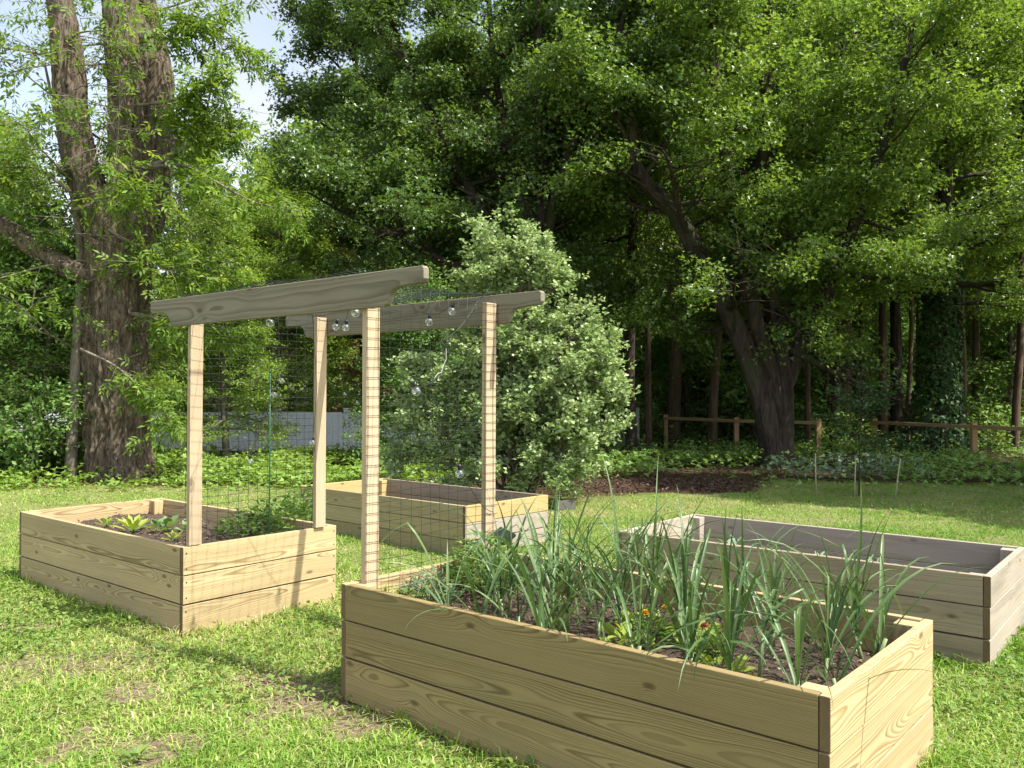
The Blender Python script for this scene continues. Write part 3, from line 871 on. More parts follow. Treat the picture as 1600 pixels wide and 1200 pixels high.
# --- 3 dark maples in the middle
rm = np.random.RandomState(21)
def multi_stem(rng, base_px, Y, heads, r0):
    """stems fan out from a low fork; heads are pixel points"""
    B = gnd(*base_px); out = []
    for k, lst in enumerate(heads):
        P = np.array([atY(x, y, Y + dy) - np.array([atY(base_px[0], 745, Y)[0], Y, 0]) for x, y, dy in lst]); out.append(P)
    return out
Ym = 20.5
Mb = np.array([atY(858, 700, Ym)[0], Ym, 0.0])
def loc_px(lst, base): return np.array([atY(x, y, base[1] + dy) - base for x, y, dy in lst])
stems = []
for lst, r0, r1 in (([(858, 745, 0), (856, 600, 0), (852, 450, 0), (850, 330, 0), (846, 200, .1), (842, 60, 0), (838, -150, .3), (840, -420, 0)], .30, .05),
                    ([(852, 480, 0), (800, 400, .1), (740, 310, .2), (690, 210, .2), (640, 110, .1), (600, 0, 0), (560, -150, 0)], .17, .03),
                    ([(850, 380, 0), (806, 300, .3), (790, 210, .6), (770, 100, .9), (760, -60, 1), (750, -300, 1)], .16, .03),
                    ([(850, 400, 0), (868, 300, -.5), (905, 200, -1), (950, 100, -1.4), (985, 0, -1.6), (1010, -140, -1.8)], .15, .03),
                    ([(854, 520, 0), (760, 440, -.2), (690, 405, -.3), (620, 370, -.3), (540, 335, -.2), (480, 300, 0)], .13, .02)):
    P, R = resample(loc_px(lst, Mb), np.linspace(r0, r1, len(lst)), 24); stems.append((P, r0, r1))
tm, cm = tree_parts(rm, stems, 10, M['bark_dark'], M['leaf_maple'], 22, .16, lambda t: rm.uniform(.45, 1.2) * (3.1 - 1.7 * t), 40, .105, .95, 'maple', jit=.15, el=(-5, 55), n_sec=7, n_twig=5, bend=(-.03, .06), twig=(.3, .75), keep=lambda q: bare_limb(q, stems[0][0], .3, 7) & bare_limb(q, stems[1][0], .28, 8) & bare_limb(q, stems[2][0], .25, 8) & bare_limb(q, stems[3][0], .28, 8) & bare_limb(q, stems[4][0], .2, 8) & clear_of(q, stems[1][0], .4, 7.5) & clear_of(q, stems[0][0], .4, 6.5) & clear_of(q, stems[3][0], .4, 8))
put_tree('maple_tree', 'broad dark green maple in the middle, its black limbs fanning out above the arbor', Mb, tm, cm)
# a second maple further left and behind
M2 = np.array([atY(575, 700, 29)[0], 29.0, -.1])
stems = [(straight(rm, 17, (-.6, 0)), .26, .05)]
tm2, cm2 = tree_parts(rm, stems, 10, M['bark_dark'], M['leaf_maple'], 50, .2, lambda t: rm.uniform(.5, 1.15) * 4.2 * (1 - .5 * t), 32, .13, .95, 'maple', jit=.16, el=(-5, 45), n_sec=9, n_twig=5)
put_tree('maple_tree', 'tall dark maple rising behind the arbor, its edge against the gap of sky', M2, tm2, cm2)

# --- 4 the pale leafy bush
rb = np.random.RandomState(5)
BB = np.array([atY(800, 780, 12.6)[0] + .1, 12.6, 0.0])
lobes = [((800, 378), .24, .1), ((782, 420), .34, 0), ((828, 412), .28, -.1), ((772, 452), .28, .1), ((858, 452), .18, -.3), ((812, 452), .26, -.1), ((850, 540), .46, -.4), ((905, 535), .40, -.4), ((935, 578), .30, -.4),
         ((885, 590), .5, -.6), ((925, 625), .30, -.4), ((806, 560), .42, -.2), ((900, 665), .42, -.6), ((840, 650), .5, -.7), ((880, 720), .42, -.7), ((800, 640), .42, -.5), ((800, 715), .42, -.5), ((850, 755), .30, -.7),
         ((690, 600), .28, .1), ((655, 582), .20, .2), ((702, 676), .34, .1), ((662, 655), .26, .2), ((640, 722), .26, .3), ((722, 540), .26, .1), ((722, 738), .34, 0), ((745, 610), .3, 0), ((772, 345), .10, .1), ((770, 520), .28, 0), ((765, 680), .3, -.2)]
S, E, tb = [], [], []
for (px, py), r, dy in lobes:
    c = atY(px, py, BB[1] + dy) - BB
    root = np.array([rb.uniform(-.25, .25), rb.uniform(-.2, .2), 0])
    mid = root * .5 + c * .5 + np.array([0, 0, .25]); P = resample(np.array([root, mid, c]), np.array([.03, .02, .01]), 9)[0]
    tb.append((P, np.linspace(.035, .012, 9), 6))
    nc = int(42 * (r / .6) ** 1.6)
    for _ in range(nc):
        d = nrm(rb.randn(3)); d[2] = abs(d[2]) * 1.1 - .35; d = nrm(d)
        q = c + d * (r * rb.uniform(.55, 1.3) + (rb.uniform(.1, .3) if rb.rand() < .12 else 0))
        tb.append((np.array([c + d * r * .1, (c + q) / 2 + rb.randn(3) * .04, q]), np.array([.008, .006, .003]), 4))
        m = rb.randint(7, 13); o = nrm(d + rb.randn(3) * .35 + np.array([0, 0, .25]))
        s_ = q + rb.randn(m, 3) * np.array([.075, .075, .045])
        S.append(s_); E.append(s_ + nrm(o + rb.randn(m, 3) * .55) * rb.uniform(.08, .24, (m, 1)))
S = np.concatenate(S); E = np.concatenate(E); ok = S[:, 2] > .12; S, E = S[ok], E[ok]
for k in range(0, len(S), 2): tb.append((np.array([S[k], E[k]]), np.array([.004, .0015]), 3))
bush = empty('flowering_bush', BB, 'rounded pale green leafy bush standing behind the far raised bed', 'bush')
V, F = tubes(tb, cap=False); link('stem', np_mesh('stem', V, F, M['bark_grey'], smooth=True), bush)
cl = crown_leaves(rb, S, E, 12, .072, .75, .03, 1.0, .9, .7, -.1)
link('foliage', leaves_mesh('foliage', *cl, M['leaf_bush'], 'diamond'), bush)

# --- 5 leaning maple on the right with a broad split trunk
rr = np.random.RandomState(31)
RB = gnd(1212, 726)
stl = [([(1205, 745, 0), (1207, 715, 0), (1200, 670, 0), (1186, 610, 0), (1165, 545, 0), (1140, 490, 0), (1112, 430, -.1), (1075, 365, -.2), (1050, 325, -.3), (1010, 290, -.5), (990, 250, -.7), (985, 200, -.9), (990, 120, -1)],
        [.36, .28, .235, .22, .21, .20, .18, .20, .17, .13, .10, .08, .04]),
       ([(1222, 745, .1), (1224, 700, .1), (1226, 640, .1), (1224, 580, .1), (1210, 500, .2), (1195, 420, .3), (1190, 330, .4), (1195, 220, .4), (1200, 90, .4), (1200, -100, .2), (1190, -350, 0)],
        [.27, .22, .19, .18, .17, .16, .15, .13, .10, .07, .03]),
       ([(1220, 705, .1), (1208, 590, -.02), (1190, 530, -.15), (1176, 480, -.2), (1150, 380, -.4), (1140, 280, -.5), (1120, 160, -.7), (1110, 20, -.8), (1100, -160, -.8)], [.07, .15, .15, .14, .13, .12, .09, .06, .03]),
       ([(1228, 600, .2), (1260, 520, .1), (1300, 440, -.3), (1335, 350, -.8), (1370, 260, -1.2), (1400, 150, -1.4), (1430, 30, -1.5)], [.16, .14, .12, .10, .08, .06, .03])]
VV, FF, off, stems = [], [], 0, []
for k, (lst, R) in enumerate(stl):
    P, R = resample(loc_px(lst, RB), np.array(R), 90)
    V, F = furrowed(P, R, 64, 11, .07, 50 + k); VV.append(V); FF.append(F[0] + off); off += len(V)
    stems.append((P[::4], R[0], R[-1]))
tb, S, E = grow(rr, stems, 20, .34, lambda t: rr.uniform(.4, 1.15) * (3.6 - 1.4 * t), el=(-12, 50), n_sec=7, n_twig=5, bend=(-.05, .05))
kp = (S[:, 2] > 2.6) & bare_limb(S, stems[0][0], .5, 7.6) & bare_limb(S, stems[1][0], .3, 5) & clear_of(S, stems[0][0], .75, 6.4) & clear_of(S, stems[1][0], .45, 5.0); S, E = S[kp], E[kp]
V, F = tubes(tb, cap=False); VV.append(V); FF.append(F[0] + off)
tm = np_mesh('trunk', np.concatenate(VV), [np.concatenate(FF)], M['bark_dark'], smooth=True)
cm = leaves_mesh('crown', *crown_leaves(rr, S, E, 38, .10, .95, .14), M['leaf_forest'], 'maple')
put_tree('leaning_maple', 'leaning maple with a thick dark split trunk before the wooden rail fence', RB, tm, cm)

# --- 6 ivy covered tree on the right
ri = np.random.RandomState(41)
IB = gnd(1462, 716)
st = straight(ri, 13, (.5, 0), 10, .02)
tb, S, E = grow(ri, [(st, .3, .06)], 38, .3, lambda t: ri.uniform(.5, 1.1) * (3.8 - 1.6 * t), el=(-8, 50), n_sec=8, n_twig=5)
iv = empty('ivy_tree', IB, 'tree on the right with its trunk thickly wrapped in dark ivy', 'tree')
V, F = tubes([(st, np.linspace(.3, .06, 10), 12)] + tb, cap=False)
link('trunk', np_mesh('trunk', V, F, M['bark_dark'], smooth=True), iv)
link('crown', leaves_mesh('crown', *crown_leaves(ri, S, E, 32, .105, .95, .15), M['leaf_forest'], 'maple'), iv)
n = 5200
z = ri.uniform(0, 6.5, n) ** 1; th = ri.uniform(0, 2 * math.pi, n)
rad = (.36 + .5 * np.exp(-z * 1.1) + .14 * ri.rand(n) + .12 * vnoise(th * 2, z * 1.5, 3)) * np.interp(z, [0, 5, 6.5], [1, .8, .55])
P = np.stack([np.cos(th) * rad + .04 * z, np.sin(th) * rad, z], -1)
ax = np.stack([np.cos(th) * .5, np.sin(th) * .5, np.full(n, -.8)], -1) + ri.randn(n, 3) * .4
u = np.stack([np.cos(th), np.sin(th), np.full(n, .5)], -1) + ri.randn(n, 3) * .3
link('ivy', leaves_mesh('ivy', P, ax, u, .13, .12, ri.rand(n), M['leaf_ivy'], 'maple'), iv)

# --- 7 sunlit light green trees beyond the white fence
rl = np.random.RandomState(51)
def light_tree(H, reach, nl, per, L, seed, mat='leaf_bright', bark='bark_grey', t0=.12, el=(0, 55), kind='diamond', wd=.5, r=.16):
    g = np.random.RandomState(seed)
    return tree_parts(g, [(straight(g, H, (g.uniform(-.5, .5), 0)), r, .03)], 9, M[bark], M[mat], nl, t0, reach, per, L, wd, kind, el=el, n_sec=8, n_twig=5)
tm, cm = light_tree(8.8, lambda t: 2.7 * (1 - .55 * t), 46, 26, .115, 61)
put_tree('box_elder', 'sunny yellow green tree between the old trunk and the dark maple', np.array([-10.4, 25.6, 0]), tm, cm)
put_tree('box_elder', 'light green tree at the left edge behind the old trunk', np.array([-14.6, 23.5, 0]), tm, cm, rz=2.1, sc=.95)
put_tree('box_elder', 'smaller bright green tree low behind the left arbor post', np.array([-6.5, 19.2, 0]), tm, cm, rz=4.0, sc=.58)
put_tree('box_elder', 'light green tree peeking between the old trunk and the first arbor post', np.array([-7.6, 26.8, 0]), tm, cm, rz=1.0, sc=.92)
tm, cm = light_tree(11, lambda t: 3.2 * (1 - .6 * t), 34, 18, .15, 64)
put_tree('box_elder', 'hazy green treetop showing at the far left under the sky', np.array([-21.0, 34.0, 0]), tm, cm, rz=.4, sc=.95)
put_tree('box_elder', 'pale treetop far behind the left beam end', np.array([-11.0, 38.0, 0]), tm, cm, rz=2.9, sc=.9)
tm, cm = light_tree(9.5, lambda t: 3.4 * (1 - .5 * t), 30, 22, .15, 67, 'leaf_tan')
put_tree('tan_tree', 'sunlit tan leaved tree glimpsed through the dark maple', np.array([-6.0, 34.0, 0]), tm, cm)
# shady understory at the left edge
tm, cm = light_tree(4.2, lambda t: 2.0 * (1 - .5 * t), 34, 26, .10, 70, 'leaf_under', t0=.08, r=.07)
USH = (tm, cm)
put_tree('sapling', 'dark leafy sapling at the left edge beside the slim trunk', np.array([-9.4, 16.6, 0]), tm, cm)
put_tree('sapling', 'shaded sapling behind the slim trunk at the left', np.array([-10.6, 18.6, 0]), tm, cm, rz=4.2, sc=1.05)
put_tree('sapling', 'low leafy sapling under the dark maple left of the pale bush', np.array([-2.0, 17.6, 0]), tm, cm, rz=1.2, sc=.75)

# --- 8 the wood behind: individual trees from a few grown ones
rf = np.random.RandomState(77)
protos = []
for s in range(5):
    g = np.random.RandomState(90 + s)
    H = (15, 17, 14, 18, 16)[s]
    protos.append(tree_parts(g, [(straight(g, H, (g.uniform(-.8, .8), 0), 10, .035), (.16, .22, .13, .25, .19)[s], .04)], 9, M['bark_forest'], M['leaf_forest'],
                             30, (.42, .46, .38, .5, .44)[s], lambda t: g.uniform(.5, 1.15) * (3.1 - 1.7 * t), 4, .17, .8, 'diamond', el=(-10, 45), n_sec=7, n_twig=5, jit=.22))
edge_protos = []
for s in range(2):
    g = np.random.RandomState(190 + s)
    edge_protos.append(tree_parts(g, [(straight(g, 15 + s, (.4, 0), 10, .035), .2, .04)], 9, M['bark_dark'], M['leaf_forest'],
                                  30, .36, lambda t: g.uniform(.45, 1.15) * (3.3 - 1.7 * t), 18, .12, .9, 'maple', el=(-5, 55), n_sec=7, n_twig=5, jit=.16))
pole_protos = []
for s in range(3):
    g = np.random.RandomState(290 + s)
    pole_protos.append(tree_parts(g, [(straight(g, 11 + s, (g.uniform(-.6, .6), 0), 10, .04), .085 + .02 * s, .02)], 7, M['bark_forest'], M['leaf_forest'],
                                  14, .45, lambda t: 1.8 - 1.0 * t, 6, .15, .8, 'diamond', el=(0, 50), n_sec=5, n_twig=4, jit=.2))
flab = 'slender dark trunked tree in the shaded wood behind the rail fence'
spots = []
tries = 0
while len(spots) < 20 and tries < 5000:
    tries += 1
    Y = rf.uniform(26, 37); X = rf.uniform(-.02, .70) * Y
    if all((X - a) ** 2 + (Y - b) ** 2 > (2.4 if Y < 40 else 2.9) ** 2 for a, b in spots): spots.append((X, Y))
k = 0
for X, Y in spots:
    tm, cm = protos[k % 5]; k += 1
    s = rf.uniform(.85, 1.15)
    put_tree('forest_tree', flab, (X, Y, 0), tm, cm, 'trees of the shaded wood', rf.uniform(0, 6.28), s)
for X, Y, r in ((-1.2, 37, 2), (-3.0, 34.5, 3)):
    put_tree('forest_tree', 'tall tree of the wood showing between the limbs of the dark maple', (X, Y, 0), *protos[k % 5], 'tall trees behind the dark maple', r); k += 1
# three trees standing at the wood's edge, filling the upper right
for (X, Y), l, r, s in (((9.4, 25.0), 'tall leafy tree just behind the leaning maple at the edge of the wood', .3, 1.0),
                        ((14.6, 23.0), 'tall leafy tree at the right edge behind the ivy trunk', 2.2, 1.0),
                        ((3.4, 23.6), 'straight leafy tree between the pale bush and the leaning maple', 4.4, .95),
                        ((12.6, 27.5), 'leafy tree over the brush pile behind the rail fence', 1.7, 1.05)):
    put_tree('woodland_tree', l, (X, Y, 0), *edge_protos[k % 2], None, r, s); k += 1
plab = 'thin pole like young tree trunk among the dark trunks of the wood'
pspots = []
while len(pspots) < 40:
    Y = rf.uniform(23.5, 37); X = rf.uniform(.08, .64) * Y
    if all((X - a) ** 2 + (Y - b) ** 2 > 1.2 ** 2 for a, b in pspots + spots): pspots.append((X, Y))
for X, Y in pspots:
    put_tree('young_tree', plab, (X, Y, 0), *pole_protos[rf.randint(3)], 'thin young trees in the wood', rf.uniform(0, 6.28), rf.uniform(.85, 1.2))
# two trees to the right of the view that shade the back of the lawn
tm, cm = light_tree(13, lambda t: 3.7 - 1.7 * t, 46, 34, .15, 99, 'leaf_forest', 'bark_dark', .3, (0, 45), 'maple', .95, .25)
put_tree('shade_tree', 'tall tree off to the right of the lawn, beyond the grey bed', (11.9, 11.0, 0), tm, cm)
put_tree('shade_tree', 'tall tree at the right, in front of the ivy covered trunk', (16.6, 14.0, 0), tm, cm, rz=2.4, sc=1.05)

# understory in the wood
ulab = 'leafy understory sapling in the shaded wood'
uspots = []
while len(uspots) < 8:
    Y = rf.uniform(27, 40); X = rf.uniform(.03, .68) * Y
    if all((X - a) ** 2 + (Y - b) ** 2 > 1.4 ** 2 for a, b in uspots + spots): uspots.append((X, Y))
for X, Y in uspots:
    put_tree('sapling', ulab, (X, Y, 0), *USH, 'understory saplings in the wood', rf.uniform(0, 6.28), rf.uniform(.8, 1.9))
clab = 'bushy young tree in the sunlit opening deep behind the dark trunks'
cs = []
while len(cs) < 50:
    Y = rf.uniform(40, 58); X = rf.uniform(-.04, .66) * Y
    if all((X - a) ** 2 + (Y - b) ** 2 > 1.9 ** 2 for a, b in cs): cs.append((X, Y))
for X, Y in cs:
    put_tree('young_tree', clab, (X, Y, 0), *USH, 'young trees in the opening behind the wood', rf.uniform(0, 6.28), rf.uniform(1.2, 2.3))
# far wood as one mass
g = np.random.RandomState(123)
n = 190000
th = g.uniform(-1.0, .95, n); R = g.uniform(62, 84, n)
zz = g.uniform(0, 1, n) ** .8
hz = 12.5 + 5 * fbm(th * 14, R * 0, 4, 3)
hz = hz * np.interp(th, [-1, -.62, -.40, -.25, 0, 1], [.62, .55, .55, 1.5, 2.0, 2.1])
P = np.stack([np.sin(th) * R, np.cos(th) * R, zz * hz], -1)
P += g.randn(n, 3) * .4
ax = g.randn(n, 3); u = g.randn(n, 3) * .6; u[:, 2] += .7
tag(link('far_woods', leaves_mesh('far_woods', P, ax, u, .75, .5, g.rand(n), M['leaf_forest'])), 'far off mass of green woods behind all the trees', 'woods', kind='stuff')

# ------------------------------------------------------------------ ground
def smooth(a, b, x):
    t = np.clip((x - a) / (b - a), 0, 1); return t * t * (3 - 2 * t)
def lawn_edge(x):      # y where the lawn stops
    return np.interp(x, [-14, -8, -3.5, -1.5, 1.2, 2.0, 4.2, 5.0, 12, 20], [13.6, 13.9, 14.3, 13.0, 12.6, 13.4, 14.4, 15.6, 14.3, 14.0])
def dirt_mask(x, y):
    d = 0 * x
    for cx, cy, r in ((-1.02, 4.30, .30), (-.70, 4.02, .20), (-1.72, 3.75, .22), (-2.6, 4.9, .3), (-3.3, 5.6, .25), (-1.25, 4.62, .18), (-2.0, 4.35, .2), (3.35, 5.3, .25), (-.35, 3.85, .12), (0.2, 3.4, .12)):
        d = np.maximum(d, 1 - smooth(.55, 1.15, np.hypot((x - cx) * .75, y - cy) / r + (fbm(x * 4, y * 4, 8, 4) - .5) * 2.4))
    return d
def mulch_mask(x, y):
    e = ((x - 2.6) / 1.9) ** 2 + ((y - 14.7) / 1.2) ** 2 + (fbm(x * 2, y * 2, 18) - .5) * .9
    return 1 - smooth(.7, 1.1, e)
def gz(x, y):
    near = (fbm(x * 1.1, y * 1.1, 2, 3) - .5) * .035
    fade = np.interp(y, [0, 20, 40], [1, 1, .5])
    return near * fade - .012 - .25 * smooth(16, 21, y) * smooth(-2, -6, x) * 0
def grid(x0, x1, y0, y1, nx, ny, dz=0.0):
    X, Y = np.meshgrid(np.linspace(x0, x1, nx), np.linspace(y0, y1, ny), indexing='ij')
    return X, Y
xs = np.concatenate([np.linspace(-160, -17, 14), np.linspace(-16, 16, 300), np.linspace(17, 160, 14)])
ys = np.concatenate([np.linspace(-40, 0, 10), np.linspace(.4, 22, 220), np.linspace(23, 160, 24)])
X, Y = np.meshgrid(xs, ys, indexing='ij')
Z = gz(X, Y)
nx, ny = len(xs), len(ys)
i = np.arange(nx - 1)[:, None] * ny + np.arange(ny - 1)[None]
F = np.stack([i, i + ny, i + ny + 1, i + 1], -1).reshape(-1, 4)
wd = smooth(-.1, .9, Y - lawn_edge(X) + (fbm(X * 1.5, Y * 1.5, 3) - .5) * 1.2)
me = np_mesh('ground', np.stack([X, Y, Z], -1).reshape(-1, 3), F, M['ground'],
             {'wood': wd.ravel(), 'mulch': mulch_mask(X, Y).ravel(), 'dirt': dirt_mask(X, Y).ravel()}, smooth=True)
tag(link('ground', me), kind='structure')

# ------------------------------------------------------------------ grass
rg = np.random.RandomState(2024)
def in_beds(x, y, pad=0.0):
    m = np.zeros(len(x), bool)
    for (P0, yaw, L, W) in ((PA, YA, LA, WA), (PB, YB, LB, WB), (PC, YC, LC, WC), (PD, YD, LD, WD)):
        c, s = math.cos(yaw), math.sin(yaw); dx, dy = x - P0[0], y - P0[1]
        u = dx * c - dy * s; v = dx * s + dy * c
        m |= (u > -pad) & (u < L + pad) & (v > -pad) & (v < W + pad)
    return m
def scatter(y0, y1, dens, rng):
    w = lambda y: .70 * y + 1.7
    A = (w(y0) + w(y1)) * (y1 - y0)
    n = int(A * dens * 1.1)
    y = rng.uniform(y0, y1, n); x = rng.uniform(-1, 1, n) * w(y1)
    k = np.abs(x) < w(y); return x[k], y[k]
VV, FF, RR, off = [], [], [], 0
for y0, y1, dens, wmul, seg in ((2.0, 3.6, 9500, 1.0, 2), (3.6, 5.4, 8000, 1.1, 2), (5.4, 7.6, 5200, 1.4, 2), (7.6, 10.5, 2900, 1.9, 1), (10.5, 16.0, 1500, 2.7, 1)):
    x, y = scatter(y0, y1, dens, rg)
    clump = fbm(x * 2.2, y * 2.2, 31, 3); fine = vnoise(x * 14, y * 14, 37); patch = fbm(x * .6, y * .6, 33, 2)
    ok = ~in_beds(x, y, -.004)
    ok &= rg.rand(len(x)) < (.40 + .9 * fine) * (1 - .8 * dirt_mask(x, y)) * (.6 + .7 * clump)
    ok &= y < lawn_edge(x) + .3 + rg.randn(len(x)) * .3
    ok &= mulch_mask(x, y) < .5
    x, y, clump, fine, patch = x[ok], y[ok], clump[ok], fine[ok], patch[ok]
    n = len(x)
    edge = in_beds(x, y, .07)
    hgt = (.026 + .036 * rg.rand(n) + .06 * np.clip(clump - .45, 0, 1) * rg.rand(n) * 2) * (1 + 1.5 * edge * rg.rand(n)) * np.interp(y, [2, 9, 14], [1, 1.0, .8])
    a = rg.uniform(0, 2 * math.pi, n); lean = rg.uniform(.4, 2.3, n)
    d = np.stack([np.cos(a), np.sin(a), 0 * a], -1)
    s = np.stack([-np.sin(a), np.cos(a), 0 * a], -1)
    fa = rg.uniform(0, math.pi, n); s = s * np.cos(fa)[:, None] + d * np.sin(fa)[:, None] * .5
    w = (.0022 + .0026 * rg.rand(n)) * wmul
    b = np.stack([x, y, gz(x, y) - .004], -1)
    up = np.array([0, 0, 1.0])
    mid = b + (d * (lean * .30)[:, None] + up * np.maximum(.34, .66 - .12 * lean)[:, None]) * hgt[:, None]
    tip = b + (d * (lean * .95)[:, None] + up * np.maximum(.16, 1 - .42 * lean)[:, None]) * hgt[:, None]
    sw = s * w[:, None]
    dry = np.clip(.31 + (patch - .5) * .5 + (.5 - clump) * .55 + rg.randn(n) * .2 + (rg.rand(n) < .17) * .42 + np.interp(x, [-3, 1, 3], [.05, 0, -.22]) + np.interp(y, [5, 9], [.05, -.02]), 0, 1)
    if seg == 2:
        V = np.stack([b - sw, b + sw, mid - sw * .8, mid + sw * .8, tip], 1); k = 5
        tr = np.array([(0, 1, 3), (0, 3, 2), (2, 3, 4)])
    else:
        V = np.stack([b - sw, b + sw, tip], 1); k = 3
        tr = np.array([(0, 1, 2)])
    FF.append((np.arange(n)[:, None, None] * k + tr[None]).reshape(-1, 3) + off)
    VV.append(V.reshape(-1, 3)); RR.append(np.repeat(dry, k)); off += n * k
# lying straw
x, y = scatter(2.0, 8.5, 800, rg)
ok = ~in_beds(x, y, .02); x, y = x[ok], y[ok]
keep = rg.rand(len(x)) < .15 + .9 * fbm(x * 1.6, y * 1.6, 71) ** 2 + .7 * dirt_mask(x, y); x, y = x[keep], y[keep]
n = len(x); a = rg.uniform(0, 6.28, n); L = rg.uniform(.03, .10, n)
d = np.stack([np.cos(a), np.sin(a), rg.uniform(-.05, .25, n)], -1); s = np.stack([-np.sin(a), np.cos(a), 0 * a], -1) * .0022
b = np.stack([x, y, gz(x, y) + rg.uniform(.003, .03, n)], -1)
V = np.stack([b - s, b + s, b + d * L[:, None]], 1)
FF.append((np.arange(n)[:, None, None] * 3 + np.array([(0, 1, 2)])[None]).reshape(-1, 3) + off); VV.append(V.reshape(-1, 3)); RR.append(np.repeat(rg.uniform(.8, 1, n), 3)); off += n * 3
tag(link('lawn_grass', np_mesh('lawn_grass', np.concatenate(VV), np.concatenate(FF), M['grass'], {'rnd': np.concatenate(RR)})),
    'short patchy mown lawn grass with straw around the beds', 'grass', kind='stuff')

# clover and small broad weeds in the lawn
x, y = scatter(2.2, 8.5, 1300, rg)
wm = fbm(x * .9 + 3, y * .9, 51, 3)
cB, sB = math.cos(YB), math.sin(YB)
vB = (x - PB[0]) * sB + (y - PB[1]) * cB; uB = (x - PB[0]) * cB - (y - PB[1]) * sB
nearB = np.exp(-((vB + .3) / .3) ** 2) * smooth(2.6, 1.2, uB)
ok = ~in_beds(x, y, .01) & (rg.rand(len(x)) < smooth(.48, .68, wm) * .9 + nearB * .8)
x, y = x[ok], y[ok]; n = len(x)
a = rg.uniform(0, 6.28, n); P = np.stack([x, y, gz(x, y) + rg.uniform(.012, .06, n)], -1)
ax = np.stack([np.cos(a), np.sin(a), rg.uniform(-.1, .5, n)], -1); u = rg.randn(n, 3) * .35; u[:, 2] += 1
tag(link('lawn_weeds', leaves_mesh('lawn_weeds', P, ax, u, rg.uniform(.018, .045, n), rg.uniform(.013, .03, n), rg.rand(n), M['weed'], 'oval')),
    'small broad clover and weed leaves scattered through the lawn', 'weeds', kind='stuff')

# ground cover at the lawn's back edge and on the woodland floor
def cover(name, n, x0, x1, y0, y1, f_ok, h, L, mat, label, seed, kind='maple'):
    g = np.random.RandomState(seed)
    x = g.uniform(x0, x1, n); y = g.uniform(y0, y1, n)
    ok = f_ok(x, y, g); x, y = x[ok], y[ok]; n = len(x)
    top = h * (.35 + .9 * fbm(x * 1.3, y * 1.3, seed, 3))
    top = top * (.22 + .78 * smooth(-.5, 1.3, y - lawn_edge(x)))
    z = gz(x, y) + .02 + top * g.rand(n) ** .7
    a = g.uniform(0, 6.28, n)
    P = np.stack([x, y, z], -1); ax = np.stack([np.cos(a), np.sin(a), g.uniform(-.4, .35, n)], -1); u = g.randn(n, 3) * .4; u[:, 2] += 1
    Ln = L * g.uniform(.5, 1.3, n)
    tag(link(name, leaves_mesh(name, P, ax, u, Ln, Ln * .8, np.clip(.5 + g.randn(n) * .25, 0, 1), M[mat], kind)), label, 'ground cover', kind='stuff')
cover('leafy_ground_cover', 52000, -16, -.6, 13.2, 20, lambda x, y, g: (y > lawn_edge(x) - .75 + g.randn(len(x)) * .22 + .7 * fbm(x, y * 0, 3)) & (g.rand(len(x)) < .12 + smooth(.36, .62, fbm(x * .8, y * .8, 81))),
      .38, .12, 'leaf_cover', 'light green leafy ground cover along the foot of the old tree and white fence', 301)
cover('shady_ground_cover', 70000, .5, 24, 14.0, 27, lambda x, y, g: (y > lawn_edge(x) - .85 + g.randn(len(x)) * .3) & (mulch_mask(x, y) < .3 + .2 * g.rand(len(x))) & (g.rand(len(x)) < .10 + smooth(.38, .66, fbm(x * .6, y * .7, 83))),
      .42, .12, 'leaf_under', 'shaded leafy plants along the back of the lawn below the rail fence', 302)
cover('woodland_undergrowth', 90000, -2, 48, 26, 64, lambda x, y, g: (x < .75 * y) & (g.rand(len(x)) < .15 + 1.1 * fbm(x * .5, y * .5, 85)),
      1.0, .17, 'leaf_forest', 'green undergrowth on the floor of the wood behind the rail fence', 303, 'diamond')
# fallen leaves on the mulch patch
g = np.random.RandomState(9)
x = g.uniform(.3, 7.0, 9000); y = g.uniform(13.0, 18, 9000); k = (mulch_mask(x, y) > g.rand(9000)) | ((g.rand(9000) < .35) & (y > lawn_edge(x) - .1)); x, y = x[k], y[k]; n = len(x)
M['litter'] = leaf_mat('dead_leaf', [(0, (.03, .018, .012)), (.6, (.075, .045, .03)), (1, (.14, .092, .064))], trans=.1)
tag(link('leaf_litter', leaves_mesh('leaf_litter', np.stack([x, y, gz(x, y) + .012 + .03 * g.rand(n)], -1), np.stack([g.randn(n), g.randn(n), g.randn(n) * .25], -1),
    np.stack([g.randn(n) * .4, g.randn(n) * .4, np.ones(n)], -1), .055, .04, g.rand(n), M['litter'])), 'reddish brown dead leaves lying on the bare patch beyond the lawn', 'leaf litter', kind='stuff')

